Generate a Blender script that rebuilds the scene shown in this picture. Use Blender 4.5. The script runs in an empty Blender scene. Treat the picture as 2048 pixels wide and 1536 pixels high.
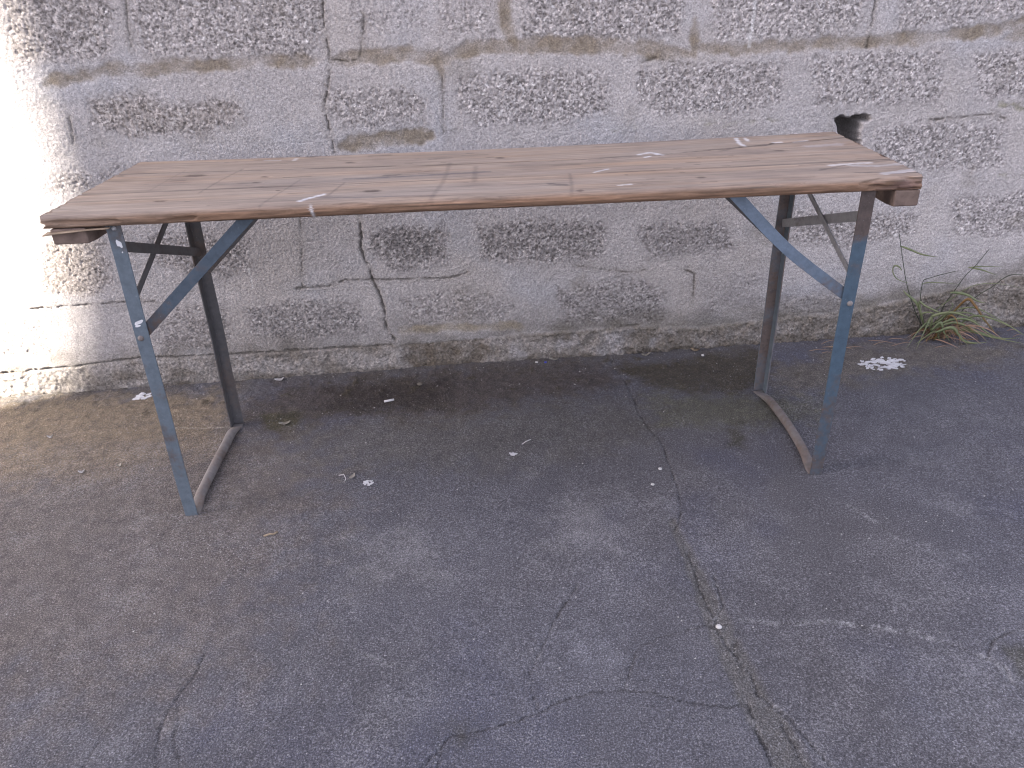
import bpy, math, random
import numpy as np
from mathutils import Matrix, Vector

R = math.radians
random.seed(7)
scene = bpy.context.scene
col = scene.collection

# ------------------------------------------------------------------ camera
cam_d = bpy.data.cameras.new('camera')
cam = bpy.data.objects.new('camera', cam_d)
col.objects.link(cam)
def camera_axes(pitch, yaw, roll):
    f = Vector((math.sin(yaw)*math.cos(pitch), math.cos(yaw)*math.cos(pitch), -math.sin(pitch)))
    r = Vector((math.cos(yaw), -math.sin(yaw), 0)); u = r.cross(f)
    return r*math.cos(roll)+u*math.sin(roll), u*math.cos(roll)-r*math.sin(roll), f
cr, cu, cf = camera_axes(0.49801, 0.02139, -0.05316)
cam.matrix_world = Matrix(((cr.x, cu.x, -cf.x, -0.00589), (cr.y, cu.y, -cf.y, -1.50782), (cr.z, cu.z, -cf.z, 1.14036), (0, 0, 0, 1)))
cam_d.sensor_width = 36.0
cam_d.lens = 26.80
cam_d.clip_start = 0.05
cam_d.clip_end = 500
scene.camera = cam

# ------------------------------------------------------------------ sky, sun, exposure
SUN_AZ = R(203)          # direction towards the sun, measured from +x: it rakes along the wall from the left
SUN_EL = R(32)
world = bpy.data.worlds.new('World')
scene.world = world
world.use_nodes = True
wn = world.node_tree.nodes; wl = world.node_tree.links
bg = wn['Background']
sky = wn.new('ShaderNodeTexSky')
sky.sky_type = 'NISHITA'; sky.sun_disc = False
sky.sun_elevation = SUN_EL
sky.sun_rotation = math.pi/2 - SUN_AZ
sky.dust_density = 2.0; sky.ozone_density = 1.0
hsv = wn.new('ShaderNodeHueSaturation'); hsv.inputs['Saturation'].default_value = 0.42
tint = wn.new('ShaderNodeMix'); tint.data_type = 'RGBA'; tint.blend_type = 'MULTIPLY'
tint.inputs[0].default_value = 1.0; tint.inputs[7].default_value = (1.0, 0.93, 0.99, 1)
wl.new(sky.outputs[0], hsv.inputs['Color']); wl.new(hsv.outputs[0], tint.inputs[6])
wl.new(tint.outputs[2], bg.inputs[0]); bg.inputs[1].default_value = 0.055
sun_d = bpy.data.lights.new('sun', 'SUN'); sun_d.energy = 5.0; sun_d.angle = R(0.53); sun_d.color = (1.0, 0.90, 0.77)
sun = bpy.data.objects.new('sun', sun_d); col.objects.link(sun)
to_sun = Vector((math.cos(SUN_AZ)*math.cos(SUN_EL), math.sin(SUN_AZ)*math.cos(SUN_EL), math.sin(SUN_EL)))
sun.rotation_euler = to_sun.to_track_quat('Z', 'Y').to_euler()
sun.location = (-6, -3, 6)
vs = scene.view_settings
vs.view_transform = 'Standard'; vs.look = 'None'; vs.gamma = 1.0; vs.use_curve_mapping = False
vs.exposure = 3.42
scene.cycles.use_denoising = True
scene.cycles.denoiser = 'OPENIMAGEDENOISE'
scene.cycles.denoising_input_passes = 'RGB_ALBEDO_NORMAL'
scene.cycles.denoising_prefilter = 'ACCURATE'
scene.cycles.use_adaptive_sampling = False   # the long exposure would stop it too early
scene.cycles.use_light_tree = False
scene.cycles.filter_width = 1.15
scene.cycles.max_bounces = 6
scene.cycles.sample_clamp_indirect = 4.0

# ------------------------------------------------------------------ numeric helpers
rng = np.random.default_rng(11)
PERM = rng.permutation(512)
GRAD = np.stack([np.cos(np.linspace(0, 2*np.pi, 64, endpoint=False)), np.sin(np.linspace(0, 2*np.pi, 64, endpoint=False))], 1)
def ihash(i, j, s=0):
    return PERM[(PERM[(PERM[(i + s) & 511] + j) & 511] + s*7) & 511]
def perlin(x, y, s=0):
    i = np.floor(x).astype(np.int64); j = np.floor(y).astype(np.int64)
    fx = x-i; fy = y-j
    ux = fx*fx*fx*(fx*(fx*6-15)+10); uy = fy*fy*fy*(fy*(fy*6-15)+10)
    def g(a, b):
        h = ihash(i+a, j+b, s) & 63
        return GRAD[h, 0]*(fx-a)+GRAD[h, 1]*(fy-b)
    n0 = g(0, 0)*(1-ux)+g(1, 0)*ux; n1 = g(0, 1)*(1-ux)+g(1, 1)*ux
    return (n0*(1-uy)+n1*uy)*1.5
def fbm(x, y, s=0, o=4, gain=.5):
    t = 0; a = 1; n = 0
    for k in range(o):
        t = t+a*perlin(x*2**k, y*2**k, s+k*13); n += a; a *= gain
    return t/n
def worley(x, y, s=0):
    """nearest and second distance and a random value per cell"""
    i = np.floor(x).astype(np.int64); j = np.floor(y).astype(np.int64)
    d1 = np.full(x.shape, 9.); d2 = np.full(x.shape, 9.); v = np.zeros(x.shape)
    for a in (-1, 0, 1):
        for b in (-1, 0, 1):
            h = ihash(i+a, j+b, s)
            px = i+a+.5+.42*np.cos(h*.7391); py = j+b+.5+.42*np.sin(h*1.317)
            d = np.hypot(px-x, py-y)
            near = d < d1
            d2 = np.where(near, d1, np.minimum(d2, d)); v = np.where(near, (h*37 % 101)/101., v)
            d1 = np.where(near, d, d1)
    return d1, d2, v
def smooth(a, b, x):
    t = np.clip((x-a)/(b-a), 0, 1); return t*t*(3-2*t)
def seg_dist(x, y, pts, box=None):
    """distance to a polyline; second value is the running length"""
    d = np.full(x.shape, 9.); run = np.zeros(x.shape); L = 0
    for (ax, ay), (bx, by) in zip(pts[:-1], pts[1:]):
        vx, vy = bx-ax, by-ay; l2 = vx*vx+vy*vy+1e-12
        t = np.clip(((x-ax)*vx+(y-ay)*vy)/l2, 0, 1)
        e = np.hypot(x-ax-t*vx, y-ay-t*vy)
        run = np.where(e < d, L+t*math.sqrt(l2), run); d = np.minimum(d, e); L += math.sqrt(l2)
    return d, run
def poly_sd(x, y, pts):
    """signed distance to a polygon, negative inside"""
    d = np.full(x.shape, 1e9); s = np.ones(x.shape)
    n = len(pts)
    for k in range(n):
        ax, ay = pts[k]; bx, by = pts[k-1]
        ex, ey = bx-ax, by-ay; wx, wy = x-ax, y-ay
        t = np.clip((wx*ex+wy*ey)/(ex*ex+ey*ey+1e-12), 0, 1)
        d = np.minimum(d, (wx-ex*t)**2+(wy-ey*t)**2)
        c1 = y >= ay; c2 = y < by; c3 = ex*wy > ey*wx
        s = np.where((c1 & c2 & c3) | (~c1 & ~c2 & ~c3), -s, s)
    return s*np.sqrt(d)
def local(x, y, pts, m):
    """index window of a tensor grid around some points, so that far cells are not computed"""
    xs = [p[0] for p in pts]; ys = [p[1] for p in pts]
    X = x[0, :]; Y = y[:, 0]
    i0 = np.searchsorted(X, min(xs)-m); i1 = np.searchsorted(X, max(xs)+m)
    j0 = np.searchsorted(Y, min(ys)-m); j1 = np.searchsorted(Y, max(ys)+m)
    return (slice(j0, max(j1, j0)), slice(i0, max(i1, i0)))
def mixc(C, w, c):
    """blend a colour into an (…,3) array"""
    w = w[..., None] if np.ndim(w) else w
    return C*(1-w)+np.asarray(c)*w
def lines(lo, hi, step, lo2, hi2, far):
    """grid lines: dense between lo and hi, widening to lo2 and hi2"""
    core = list(np.arange(lo, hi+step*.5, step))
    a = []; s = step; p = lo
    while p > lo2:
        s = min(s*1.35, far); p -= s; a.append(p)
    b = []; s = step; p = core[-1]
    while p < hi2:
        s = min(s*1.35, far); p += s; b.append(p)
    return np.array(a[::-1]+core+b)

# ------------------------------------------------------------------ mesh helpers
def mesh_np(name, V, F, mat, C=None, smooth_shade=True):
    me = bpy.data.meshes.new(name)
    V = np.ascontiguousarray(V, dtype=np.float32); F = np.ascontiguousarray(F, dtype=np.int32)
    k = F.shape[1]
    me.vertices.add(len(V)); me.vertices.foreach_set('co', V.ravel())
    me.loops.add(F.size); me.loops.foreach_set('vertex_index', F.ravel())
    me.polygons.add(len(F)); me.polygons.foreach_set('loop_start', np.arange(0, F.size, k, dtype=np.int32))
    me.update(calc_edges=True)
    me.polygons.foreach_set('use_smooth', np.full(len(F), smooth_shade))
    if C is not None:
        at = me.attributes.new('col', 'FLOAT_COLOR', 'POINT')
        at.data.foreach_set('color', (C if C.shape[1] == 4 else np.concatenate([C, np.ones((len(C), 1))], 1)).astype(np.float32).ravel())
    me.materials.append(mat)
    return me
def add(name, me, parent=None, loc=None):
    o = bpy.data.objects.new(name, me); col.objects.link(o)
    if parent is not None:
        o.parent = parent
        if parent.parent is None: o.matrix_parent_inverse = Matrix.Translation(-parent.location)   # parts are modelled in world metres
    if loc is not None:
        o.location = loc
    return o
def thing(name, label, cat, loc=(0, 0, 0), group=None):
    o = bpy.data.objects.new(name, None); col.objects.link(o); o.location = loc; o.empty_display_size = .1
    tag(o, label, cat, group); return o
def tag(o, label, cat, group=None, kind=None):
    if label: o['label'] = label
    if cat: o['category'] = cat
    if group: o['group'] = group
    if kind: o['kind'] = kind
    return o
class MB:
    def __init__(s): s.v = []; s.f = []; s.sm = []
    def raw(s, v, f, sm=False):
        n = len(s.v); s.v += [tuple(p) for p in v]; s.f += [tuple(i+n for i in q) for q in f]; s.sm += [sm]*len(f)
    def loft(s, rings, closed=True, caps=True, sm=True):
        k = len(rings[0]); n = len(s.v)
        for r in rings: s.v += [tuple(p) for p in r]
        for a in range(len(rings)-1):
            for b in range(k if closed else k-1):
                s.f.append((n+a*k+b, n+a*k+(b+1) % k, n+(a+1)*k+(b+1) % k, n+(a+1)*k+b)); s.sm.append(sm)
        if caps and closed:
            s.f.append(tuple(n+b for b in range(k))[::-1]); s.sm.append(False)
            s.f.append(tuple(n+(len(rings)-1)*k+b for b in range(k))); s.sm.append(False)
    def box(s, x0, x1, y0, y1, z0, z1):
        s.raw([(x0, y0, z0), (x1, y0, z0), (x1, y1, z0), (x0, y1, z0), (x0, y0, z1), (x1, y0, z1), (x1, y1, z1), (x0, y1, z1)],
              [(3, 2, 1, 0), (4, 5, 6, 7), (0, 1, 5, 4), (1, 2, 6, 5), (2, 3, 7, 6), (3, 0, 4, 7)])
    def build(s, name, mat, parent=None, bevel=0):
        me = bpy.data.meshes.new(name); me.from_pydata(s.v, [], s.f); me.update()
        me.polygons.foreach_set('use_smooth', s.sm)
        me.materials.append(mat)
        import bmesh
        bm = bmesh.new(); bm.from_mesh(me); bmesh.ops.recalc_face_normals(bm, faces=bm.faces[:])
        bm.to_mesh(me); bm.free()
        o = add(name, me, parent)
        if bevel:
            m = o.modifiers.new('bevel', 'BEVEL'); m.width = bevel; m.segments = 2; m.limit_method = 'ANGLE'; m.angle_limit = R(40)
        return o

# ------------------------------------------------------------------ materials
def mat_new(name, rough=.85, spec=.3):
    m = bpy.data.materials.new(name); m.use_nodes = True
    b = m.node_tree.nodes['Principled BSDF']; b.inputs['Roughness'].default_value = rough
    b.inputs['Specular IOR Level'].default_value = spec
    return m, m.node_tree.nodes, m.node_tree.links, b
def node_noise(n, l, scale, detail=4, vec=None, rough=.6):
    t = n.new('ShaderNodeTexNoise'); t.inputs['Scale'].default_value = scale; t.inputs['Detail'].default_value = detail; t.inputs['Roughness'].default_value = rough
    if vec is not None: l.new(vec, t.inputs['Vector'])
    return t.outputs[0]
def node_ramp(n, l, src, stops):
    r = n.new('ShaderNodeValToRGB'); e = r.color_ramp.elements
    e[0].position, e[0].color = stops[0][0], tuple(stops[0][1])+(1,)
    e[1].position, e[1].color = stops[-1][0], tuple(stops[-1][1])+(1,)
    for p, c in stops[1:-1]:
        q = e.new(p); q.color = tuple(c)+(1,)
    l.new(src, r.inputs[0]); return r.outputs[0]
def node_mix(n, l, a, b, fac, blend='MIX'):
    m = n.new('ShaderNodeMix'); m.data_type = 'RGBA'; m.blend_type = blend
    for s, k in ((fac, 0), (a, 6), (b, 7)):
        if isinstance(s, (int, float)): m.inputs[k].default_value = s
        elif isinstance(s, tuple): m.inputs[k].default_value = s+(1,)
        else: l.new(s, m.inputs[k])
    return m.outputs[2]
def grey(v): return (v, v, v)
def node_bump(n, l, h, dist, strength=1.0, nrm=None):
    b = n.new('ShaderNodeBump'); b.inputs['Distance'].default_value = dist; b.inputs['Strength'].default_value = strength
    l.new(h, b.inputs['Height'])
    if nrm is not None: l.new(nrm, b.inputs['Normal'])
    return b.outputs[0]
def object_coords(n, scale=None, l=None):
    t = n.new('ShaderNodeTexCoord')
    if scale is None: return t.outputs['Object']
    m = n.new('ShaderNodeMapping'); m.inputs['Scale'].default_value = scale
    l.new(t.outputs['Object'], m.inputs['Vector']); return m.outputs[0]

def mat_masonry():
    m, n, l, b = mat_new('cement_masonry', .93, .2)
    a = n.new('ShaderNodeAttribute'); a.attribute_name = 'col'
    o = object_coords(n)
    fine = node_noise(n, l, 420, 4, o, .75)
    c = node_mix(n, l, a.outputs['Color'], node_ramp(n, l, fine, [(.30, grey(.48)), (.5, grey(1.0)), (.70, grey(1.5))]), 1.0, 'MULTIPLY')
    # sand grains everywhere, mixed dark and light aggregate where the block face is bare (alpha channel)
    def stones(scale, stops):
        v = n.new('ShaderNodeTexVoronoi'); v.inputs['Scale'].default_value = scale; l.new(o, v.inputs['Vector'])
        sp = n.new('ShaderNodeSeparateColor'); l.new(v.outputs['Color'], sp.inputs[0])
        return node_ramp(n, l, sp.outputs[0], stops)
    sand = stones(330, [(.05, grey(.74)), (.35, grey(.96)), (.75, grey(1.04)), (.97, grey(1.28))])
    aggr = stones(205, [(.04, (.50, .49, .49)), (.26, (.86, .85, .85)), (.70, (1.05, 1.04, 1.04)), (.97, (1.45, 1.44, 1.44))])
    c = node_mix(n, l, c, node_mix(n, l, sand, aggr, a.outputs['Alpha']), 1.0, 'MULTIPLY')
    l.new(c, b.inputs['Base Color'])
    l.new(node_bump(n, l, fine, .003, .9), b.inputs['Normal'])
    return m
def mat_ground():
    m, n, l, b = mat_new('worn_concrete', .88, .3)
    a = n.new('ShaderNodeAttribute'); a.attribute_name = 'col'
    o = object_coords(n)
    grit = node_noise(n, l, 330, 3, o, .7)
    c = node_mix(n, l, a.outputs['Color'], node_ramp(n, l, grit, [(.28, grey(.36)), (.48, grey(.92)), (.60, grey(1.6)), (.70, grey(3.4))]), 1.0, 'MULTIPLY')
    vor = n.new('ShaderNodeTexVoronoi'); vor.inputs['Scale'].default_value = 95; l.new(o, vor.inputs['Vector'])
    spot = node_ramp(n, l, vor.outputs['Distance'], [(.10, grey(1)), (.17, grey(0))])
    rare = node_ramp(n, l, vor.outputs['Color'], [(.62, grey(0)), (.72, grey(.7))])
    c = node_mix(n, l, c, (.42, .41, .42), node_mix(n, l, spot, rare, 1.0, 'MULTIPLY'))
    # pale cement dust left in the pores, thick where the alpha channel says so
    pore = node_noise(n, l, 260, 5, o, .75)
    ms = n.new('ShaderNodeMath'); ms.operation = 'MULTIPLY_ADD'; ms.inputs[1].default_value = .17
    l.new(a.outputs['Alpha'], ms.inputs[0]); l.new(pore, ms.inputs[2])
    c = node_mix(n, l, c, (.36, .355, .37), node_ramp(n, l, ms.outputs[0], [(.60, grey(0)), (.74, grey(.62))]))
    l.new(c, b.inputs['Base Color'])
    l.new(node_bump(n, l, grit, .0035, .9), b.inputs['Normal'])
    return m
def mat_wood(name='weathered_wood'):
    m, n, l, b = mat_new(name, .62, .35)
    a = n.new('ShaderNodeAttribute'); a.attribute_name = 'col'
    o1 = object_coords(n, (5, 160, 160), l); o2 = object_coords(n, (14, 700, 700), l); o3 = object_coords(n, (1.6, 26, 26), l)
    g1 = node_noise(n, l, 1, 4, o1); g2 = node_noise(n, l, 1, 3, o2); g3 = node_noise(n, l, 1, 4, o3)
    c = node_mix(n, l, a.outputs['Color'], node_ramp(n, l, g1, [(.28, grey(.62)), (.48, grey(.98)), (.75, grey(1.15))]), 1.0, 'MULTIPLY')
    c = node_mix(n, l, c, node_ramp(n, l, g2, [(.3, grey(.72)), (.55, grey(1.05)), (.8, grey(1.12))]), .8, 'MULTIPLY')
    c = node_mix(n, l, c, node_ramp(n, l, g3, [(.3, (.88, .88, .91)), (.5, (1, 1, 1)), (.7, (1.08, 1.0, .93))]), 1.0, 'MULTIPLY')
    l.new(c, b.inputs['Base Color'])
    l.new(node_bump(n, l, g2, .0012, .6, node_bump(n, l, g1, .0022, .5)), b.inputs['Normal'])
    return m
def mat_paint(name, base, rust_at, dark=(.055, .040, .034), heights=None):
    """old enamel on steel: rust shows where the noise passes rust_at"""
    m, n, l, b = mat_new(name, .5, .45)
    o = object_coords(n)
    big = node_noise(n, l, 7, 5, o, .68); small = node_noise(n, l, 60, 4, o, .7); fine = node_noise(n, l, 260, 3, o)
    k = n.new('ShaderNodeMath'); k.operation = 'MULTIPLY_ADD'; k.inputs[1].default_value = .35
    l.new(small, k.inputs[0]); l.new(big, k.inputs[2])
    if heights:                                # old repairs and wet feet: rust gathers at certain heights
        sep = n.new('ShaderNodeSeparateXYZ'); l.new(o, sep.inputs[0])
        hr = node_ramp(n, l, sep.outputs[2], [(z_, grey(.5+v_)) for z_, v_ in heights])
        ad = n.new('ShaderNodeMath'); ad.operation = 'ADD'; l.new(k.outputs[0], ad.inputs[0]); l.new(hr, ad.inputs[1])
        sb = n.new('ShaderNodeMath'); sb.operation = 'SUBTRACT'; l.new(ad.outputs[0], sb.inputs[0]); sb.inputs[1].default_value = .5; k = sb
    rust = node_ramp(n, l, k.outputs[0], [(rust_at-.06, grey(0)), (rust_at+.10, grey(.92))])
    shade = node_ramp(n, l, small, [(.3, grey(.78)), (.7, grey(1.18))])
    paint = node_mix(n, l, base, shade, 1.0, 'MULTIPLY')
    rustc = node_ramp(n, l, small, [(.3, dark), (.55, tuple(v*1.7 for v in dark)), (.78, (.125, .085, .066))])
    c = node_mix(n, l, paint, rustc, rust)
    chips = node_ramp(n, l, fine, [(.69, grey(0)), (.74, grey(.5))])
    c = node_mix(n, l, c, (.35, .36, .38), chips)
    l.new(c, b.inputs['Base Color'])
    l.new(node_ramp(n, l, rust, [(0, grey(.42)), (1, grey(.85))]), b.inputs['Roughness'])
    l.new(node_bump(n, l, small, .0006, .6), b.inputs['Normal'])
    return m
def mat_plain(name, c, rough=.8, var=.25, scale=60, spec=.3):
    m, n, l, b = mat_new(name, rough, spec)
    t = node_noise(n, l, scale, 4, object_coords(n))
    l.new(node_mix(n, l, c, node_ramp(n, l, t, [(.3, grey(1-var)), (.7, grey(1+var))]), 1.0, 'MULTIPLY'), b.inputs['Base Color'])
    l.new(node_bump(n, l, t, .0006, .5), b.inputs['Normal'])
    return m
def mat_leaf(name, c, tip):
    m, n, l, b = mat_new(name, .55, .35)
    t = node_noise(n, l, 28, 3, object_coords(n))
    l.new(node_ramp(n, l, t, [(.35, c), (.65, tip)]), b.inputs['Base Color'])
    b.inputs['Subsurface Weight'].default_value = 0.0
    return m
M_WALL = mat_masonry(); M_GROUND = mat_ground(); M_WOOD = mat_wood()
M_BLUE = mat_paint('blue_enamel', (.128, .160, .192), .78, heights=[(0, .18), (.02, .02), (.20, -.04), (.228, .05), (.25, -.05), (.66, -.06), (.73, .06)])
M_BLUE_BRACE = mat_paint('blue_enamel_brace', (.070, .095, .125), .74, heights=[(.47, .14), (.54, .02), (.62, -.06), (.73, -.05)])
M_BLUE_RUSTY = mat_paint('blue_enamel_rusting', (.064, .102, .142), .74, heights=[(0, .14), (.22, .13), (.30, -.03), (.44, -.07), (.46, .02), (.48, -.08), (.58, -.06), (.62, .20), (.70, .24)])
M_BLUE_PALE = mat_paint('blue_enamel_faded', (.125, .165, .220), .76, heights=[(.45, .18), (.50, .02), (.56, -.05), (.72, -.06)])
M_BROWN_STEEL = mat_paint('brown_rusted_face', (.13, .14, .16), .60, (.088, .068, .060))
M_STEEL_DARK = mat_paint('browned_steel', (.092, .090, .095), .74, (.070, .056, .050))
M_STEEL_GREY = mat_paint('grey_steel', (.30, .30, .31), .82)
M_RUST = mat_paint('rusted_tube', (.205, .192, .190), .66, (.090, .073, .066))

# ------------------------------------------------------------------ the unseen house, read off its shadow, that shades this corner
WA, WB = 0.757, 0.020                       # the wall face: y = WA + WB*x
def wall_y(x): return WA+WB*x
def build_house():
    d = np.array([math.cos(SUN_AZ), math.sin(SUN_AZ)])
    D = 9.0; B = np.array([-1.25, wall_y(-1.25)])
    cx, cy = B+d*D                           # the corner whose shadow ends on the wall
    root = thing('rendered_house', 'tall rendered house out of view, its corner shaped to bend the shadow edge, beyond the sunlit end of the block wall', 'house', (cx-3.2, cy-4.5, 0))
    M_R = mat_plain('house_render', (.42, .39, .34), .9, .12, 30); M_T = mat_plain('house_tiles', (.22, .10, .07), .85, .3, 8)
    M_F = mat_plain('house_frames', (.6, .6, .58), .5, .05); M_G, n, l, b = mat_new('house_glass', .08, .5); b.inputs['Base Color'].default_value = (.03, .035, .04, 1)
    hz = 11.0
    q = math.tan(SUN_EL)*D
    # lean added to bend the shadow edge: the corner juts out below the height whose shadow falls 0.65 m up the block wall
    n = np.array([d[1], -d[0]])                # across the sunlight, towards the block wall
    ang = R(32)                              # the house stands at an angle to the yard
    ax = np.array([-math.cos(ang), -math.sin(ang)]); ay = np.array([math.sin(ang), -math.cos(ang)])
    rings = []
    for z, o in ((0, .40), (q, .058), (q+.2, .040), (q+.42, .020), (q+.60, .006), (q+.70, 0), (hz, 0)):
        p0 = np.array([cx, cy])+n*o
        p1 = np.array([cx, cy])+ax*6; p2 = p1+ay*9; p3 = np.array([cx, cy])+ay*9
        rings.append([(*p0, z), (*p1, z), (*p2, z), (*p3, z)])
    mb = MB(); mb.loft(rings, sm=False); mb.build('wall', M_R, root)
    mb = MB()
    P = [np.array([cx, cy])-ax*.0+ay*.0, np.array([cx, cy])+ax*6.3, np.array([cx, cy])+ax*6.3+ay*9.3, np.array([cx, cy])+ay*9.3]
    r0 = (P[0]+P[1])/2; r1 = (P[2]+P[3])/2
    mb.raw([(*p, hz+.004) for p in P]+[(*r0, hz+2.2), (*r1, hz+2.2)], [(0, 1, 4), (2, 3, 5), (1, 2, 5, 4), (3, 0, 4, 5), (0, 3, 2, 1)])
    mb.build('roof', M_T, root)
    # windows on the face towards the yard
    for t in (2.2, 5.2, 7.6):
        for z in (.95, 3.6, 6.0):
            c = np.array([cx, cy])+ay*t; nx = -ax
            w = ay*.5
            f = MB(); e = []
            for s in (-1, 1):
                for o2 in (-.06, .05): e.append(c+w*s+nx*o2)
            f.raw([(*e[0], z), (*e[2], z), (*e[3], z), (*e[1], z), (*e[0], z+1.3), (*e[2], z+1.3), (*e[3], z+1.3), (*e[1], z+1.3)],
                  [(3, 2, 1, 0), (4, 5, 6, 7), (0, 1, 5, 4), (1, 2, 6, 5), (2, 3, 7, 6), (3, 0, 4, 7)])
            fo = f.build('window', M_F, root)
            g = MB(); a = c-w*.86+nx*.055; bb = c+w*.86+nx*.055
            g.raw([(*a, z+.08), (*bb, z+.08), (*bb, z+1.22), (*a, z+1.22)], [(0, 1, 2, 3)])
            g.build('pane', M_G, fo)
build_house()

# ------------------------------------------------------------------ the block wall: one continuous relief, cut into blocks and mortar
U = lines(-1.75, 1.92, .0032, -4.2, 4.2, .016)
Z = lines(-.03, 1.16, .0032, -.06, 2.16, .016)
UU, ZZ = np.meshgrid(U, Z)
def bed(k, u):
    """height of the bed joint number k (0 = on the footing)"""
    base = [.092, .302, .510, .722, .938, 1.152, 1.366, 1.58, 1.795, 2.01][k]
    tilt = [0, 0, -.002, -.010, -.012, -.012, -.012, -.012, -.012, -.012][k]
    return base+tilt*u
ROW_X = [[-3.96, -3.44, -2.92, -2.40, -1.87, -1.35, -.83, -.33, .15, .645, 1.16, 1.68, 2.2, 2.72, 3.24, 3.76],
         [-3.7, -3.18, -2.66, -2.14, -1.62, -1.11, -.594, -.06, .42, .93, 1.45, 1.95, 2.47, 2.99, 3.51, 4.0],
         [-4.0, -3.5, -2.99, -2.47, -1.95, -1.43, -.92, -.40, .09, .60, 1.11, 1.615, 2.12, 2.64, 3.16, 3.68],
         [-3.72, -3.2, -2.68, -2.16, -1.65, -1.135, -.625, -.115, .41, .91, 1.395, 1.91, 2.42, 2.94, 3.46, 3.98],
         [-4.0, -3.5, -2.99, -2.47, -1.98, -1.45, -.938, -.40, .086, .60, 1.115, 1.63, 2.14, 2.66, 3.18, 3.7]]
ROW_X += [[v+.01 for v in ROW_X[3]], [v-.012 for v in ROW_X[4]], [v+.02 for v in ROW_X[3]], [v for v in ROW_X[4]]]
# rough patches where the face of a block is bare: outline, roughness, how much soot or algae
PATCH = [
 ([(-1.173, 1.175), (-0.934, 1.164), (-0.982, 0.987), (-1.111, 0.982), (-1.236, 0.997)], 1, .0, .25), ([(-0.875, 1.161), (-0.399, 1.138), (-0.42, 1.01), (-0.481, 0.966), (-0.886, 0.991)], 1, .0, .1),
 ([(-0.322, 1.135), (-0.115, 1.125), (-0.14, 1.007), (-0.262, 0.995), (-0.353, 1.018)], .55, .0, 0), ([(-0.115, 1.125), (0.041, 1.118), (0.04, 0.986), (-0.103, 0.981)], .6, 0, .1),
 ([(0.133, 1.113), (0.55, 1.094), (0.558, 0.966), (0.403, 0.965), (0.128, 0.981)], 1, .1, 0), ([(0.642, 1.089), (1.062, 1.069), (1.067, 0.959), (1.021, 0.942), (0.654, 0.948)], .85, 0, 0),
 ([(1.152, 1.065), (1.52, 1.048), (1.547, 0.953), (1.177, 0.943)], .8, 0, 0),
 ([(-1.059, 0.874), (-0.915, 0.886), (-0.884, 0.851), (-0.679, 0.853), (-0.668, 0.813), (-0.791, 0.784), (-0.983, 0.787), (-1.064, 0.816)], 1, .12, .5),
 ([(-0.43, 0.872), (-0.224, 0.867), (-0.151, 0.83), (-0.164, 0.77), (-0.39, 0.77), (-0.437, 0.826)], .8, .1, .1), ([(-0.064, 0.871), (0.097, 0.888), (0.334, 0.869), (0.361, 0.781), (0.22, 0.755), (-0.009, 0.761), (-0.061, 0.818)], 1, .08, 0),
 ([(0.447, 0.869), (0.617, 0.873), (0.843, 0.868), (0.857, 0.78), (0.743, 0.752), (0.524, 0.758), (0.45, 0.796)], 1, .06, 0), ([(0.931, 0.876), (1.306, 0.876), (1.342, 0.753), (1.156, 0.749), (0.977, 0.76)], .9, 0, 0),
 ([(1.411, 0.864), (1.631, 0.865), (1.668, 0.742), (1.456, 0.746)], .9, 0, 0), ([(1.14, 0.673), (1.304, 0.685), (1.538, 0.664), (1.577, 0.544), (1.382, 0.541), (1.19, 0.568)], .85, .06, 0),
 ([(-1.234, 0.689), (-1.095, 0.688), (-1.036, 0.698), (-1.126, 0.633), (-1.253, 0.634)], .7, .1, .1),
 ([(-0.359, 0.458), (-0.27, 0.472), (-0.143, 0.456), (-0.141, 0.36), (-0.285, 0.341), (-0.366, 0.408)], 1, .75, 0), ([(-0.029, 0.456), (0.169, 0.463), (0.346, 0.439), (0.339, 0.343), (0.15, 0.337), (-0.028, 0.361)], 1, .5, 0),
 ([(0.454, 0.428), (0.727, 0.429), (0.76, 0.33), (0.497, 0.324)], .75, .45, 0), ([(0.947, 0.43), (1.333, 0.405), (1.335, 0.356), (1.139, 0.321), (0.958, 0.349)], .95, .25, .1),
 ([(1.444, 0.445), (1.756, 0.449), (1.792, 0.326), (1.479, 0.33)], .85, .1, 0), ([(-1.008, 0.491), (-0.873, 0.505), (-0.72, 0.464), (-0.756, 0.363), (-0.923, 0.359), (-0.998, 0.42)], .85, .4, .1),
 ([(-1.315, 0.489), (-1.153, 0.493), (-1.168, 0.369), (-1.234, 0.325), (-1.361, 0.35)], 1, .1, .5), ([(-0.782, 0.241), (-0.607, 0.262), (-0.432, 0.232), (-0.412, 0.144), (-0.631, 0.125), (-0.798, 0.165)], .75, .35, 0),
 ([(-0.295, 0.256), (-0.137, 0.261), (0.066, 0.212), (0.047, 0.144), (-0.274, 0.16)], .65, .2, 0), ([(0.203, 0.236), (0.42, 0.263), (0.55, 0.219), (0.539, 0.106), (0.226, 0.113)], .75, .35, 0),
 ([(-1.055, 0.262), (-0.839, 0.262), (-0.854, 0.125), (-1.075, 0.125)], .65, .2, .1), ([(0.663, 0.237), (0.856, 0.257), (0.884, 0.152), (0.687, 0.131)], .45, .15, 0),
 ([(0.935, 0.148), (1.149, 0.167), (1.179, 0.085), (0.944, 0.076)], .6, .3, .2), ([(1.641, 0.149), (1.844, 0.152), (1.872, 0.06), (1.682, 0.056)], .8, .3, .1),
 ([(-0.391, 0.665), (-0.162, 0.651), (-0.174, 0.527), (-0.38, 0.54)], .8, .1, 0), ([(0.042, 0.639), (0.485, 0.626), (0.475, 0.508), (0.051, 0.535)], .7, .1, 0), ([(-1.025, 0.69), (-0.591, 0.671), (-0.645, 0.543), (-0.99, 0.558)], .6, .1, .2)]
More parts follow.
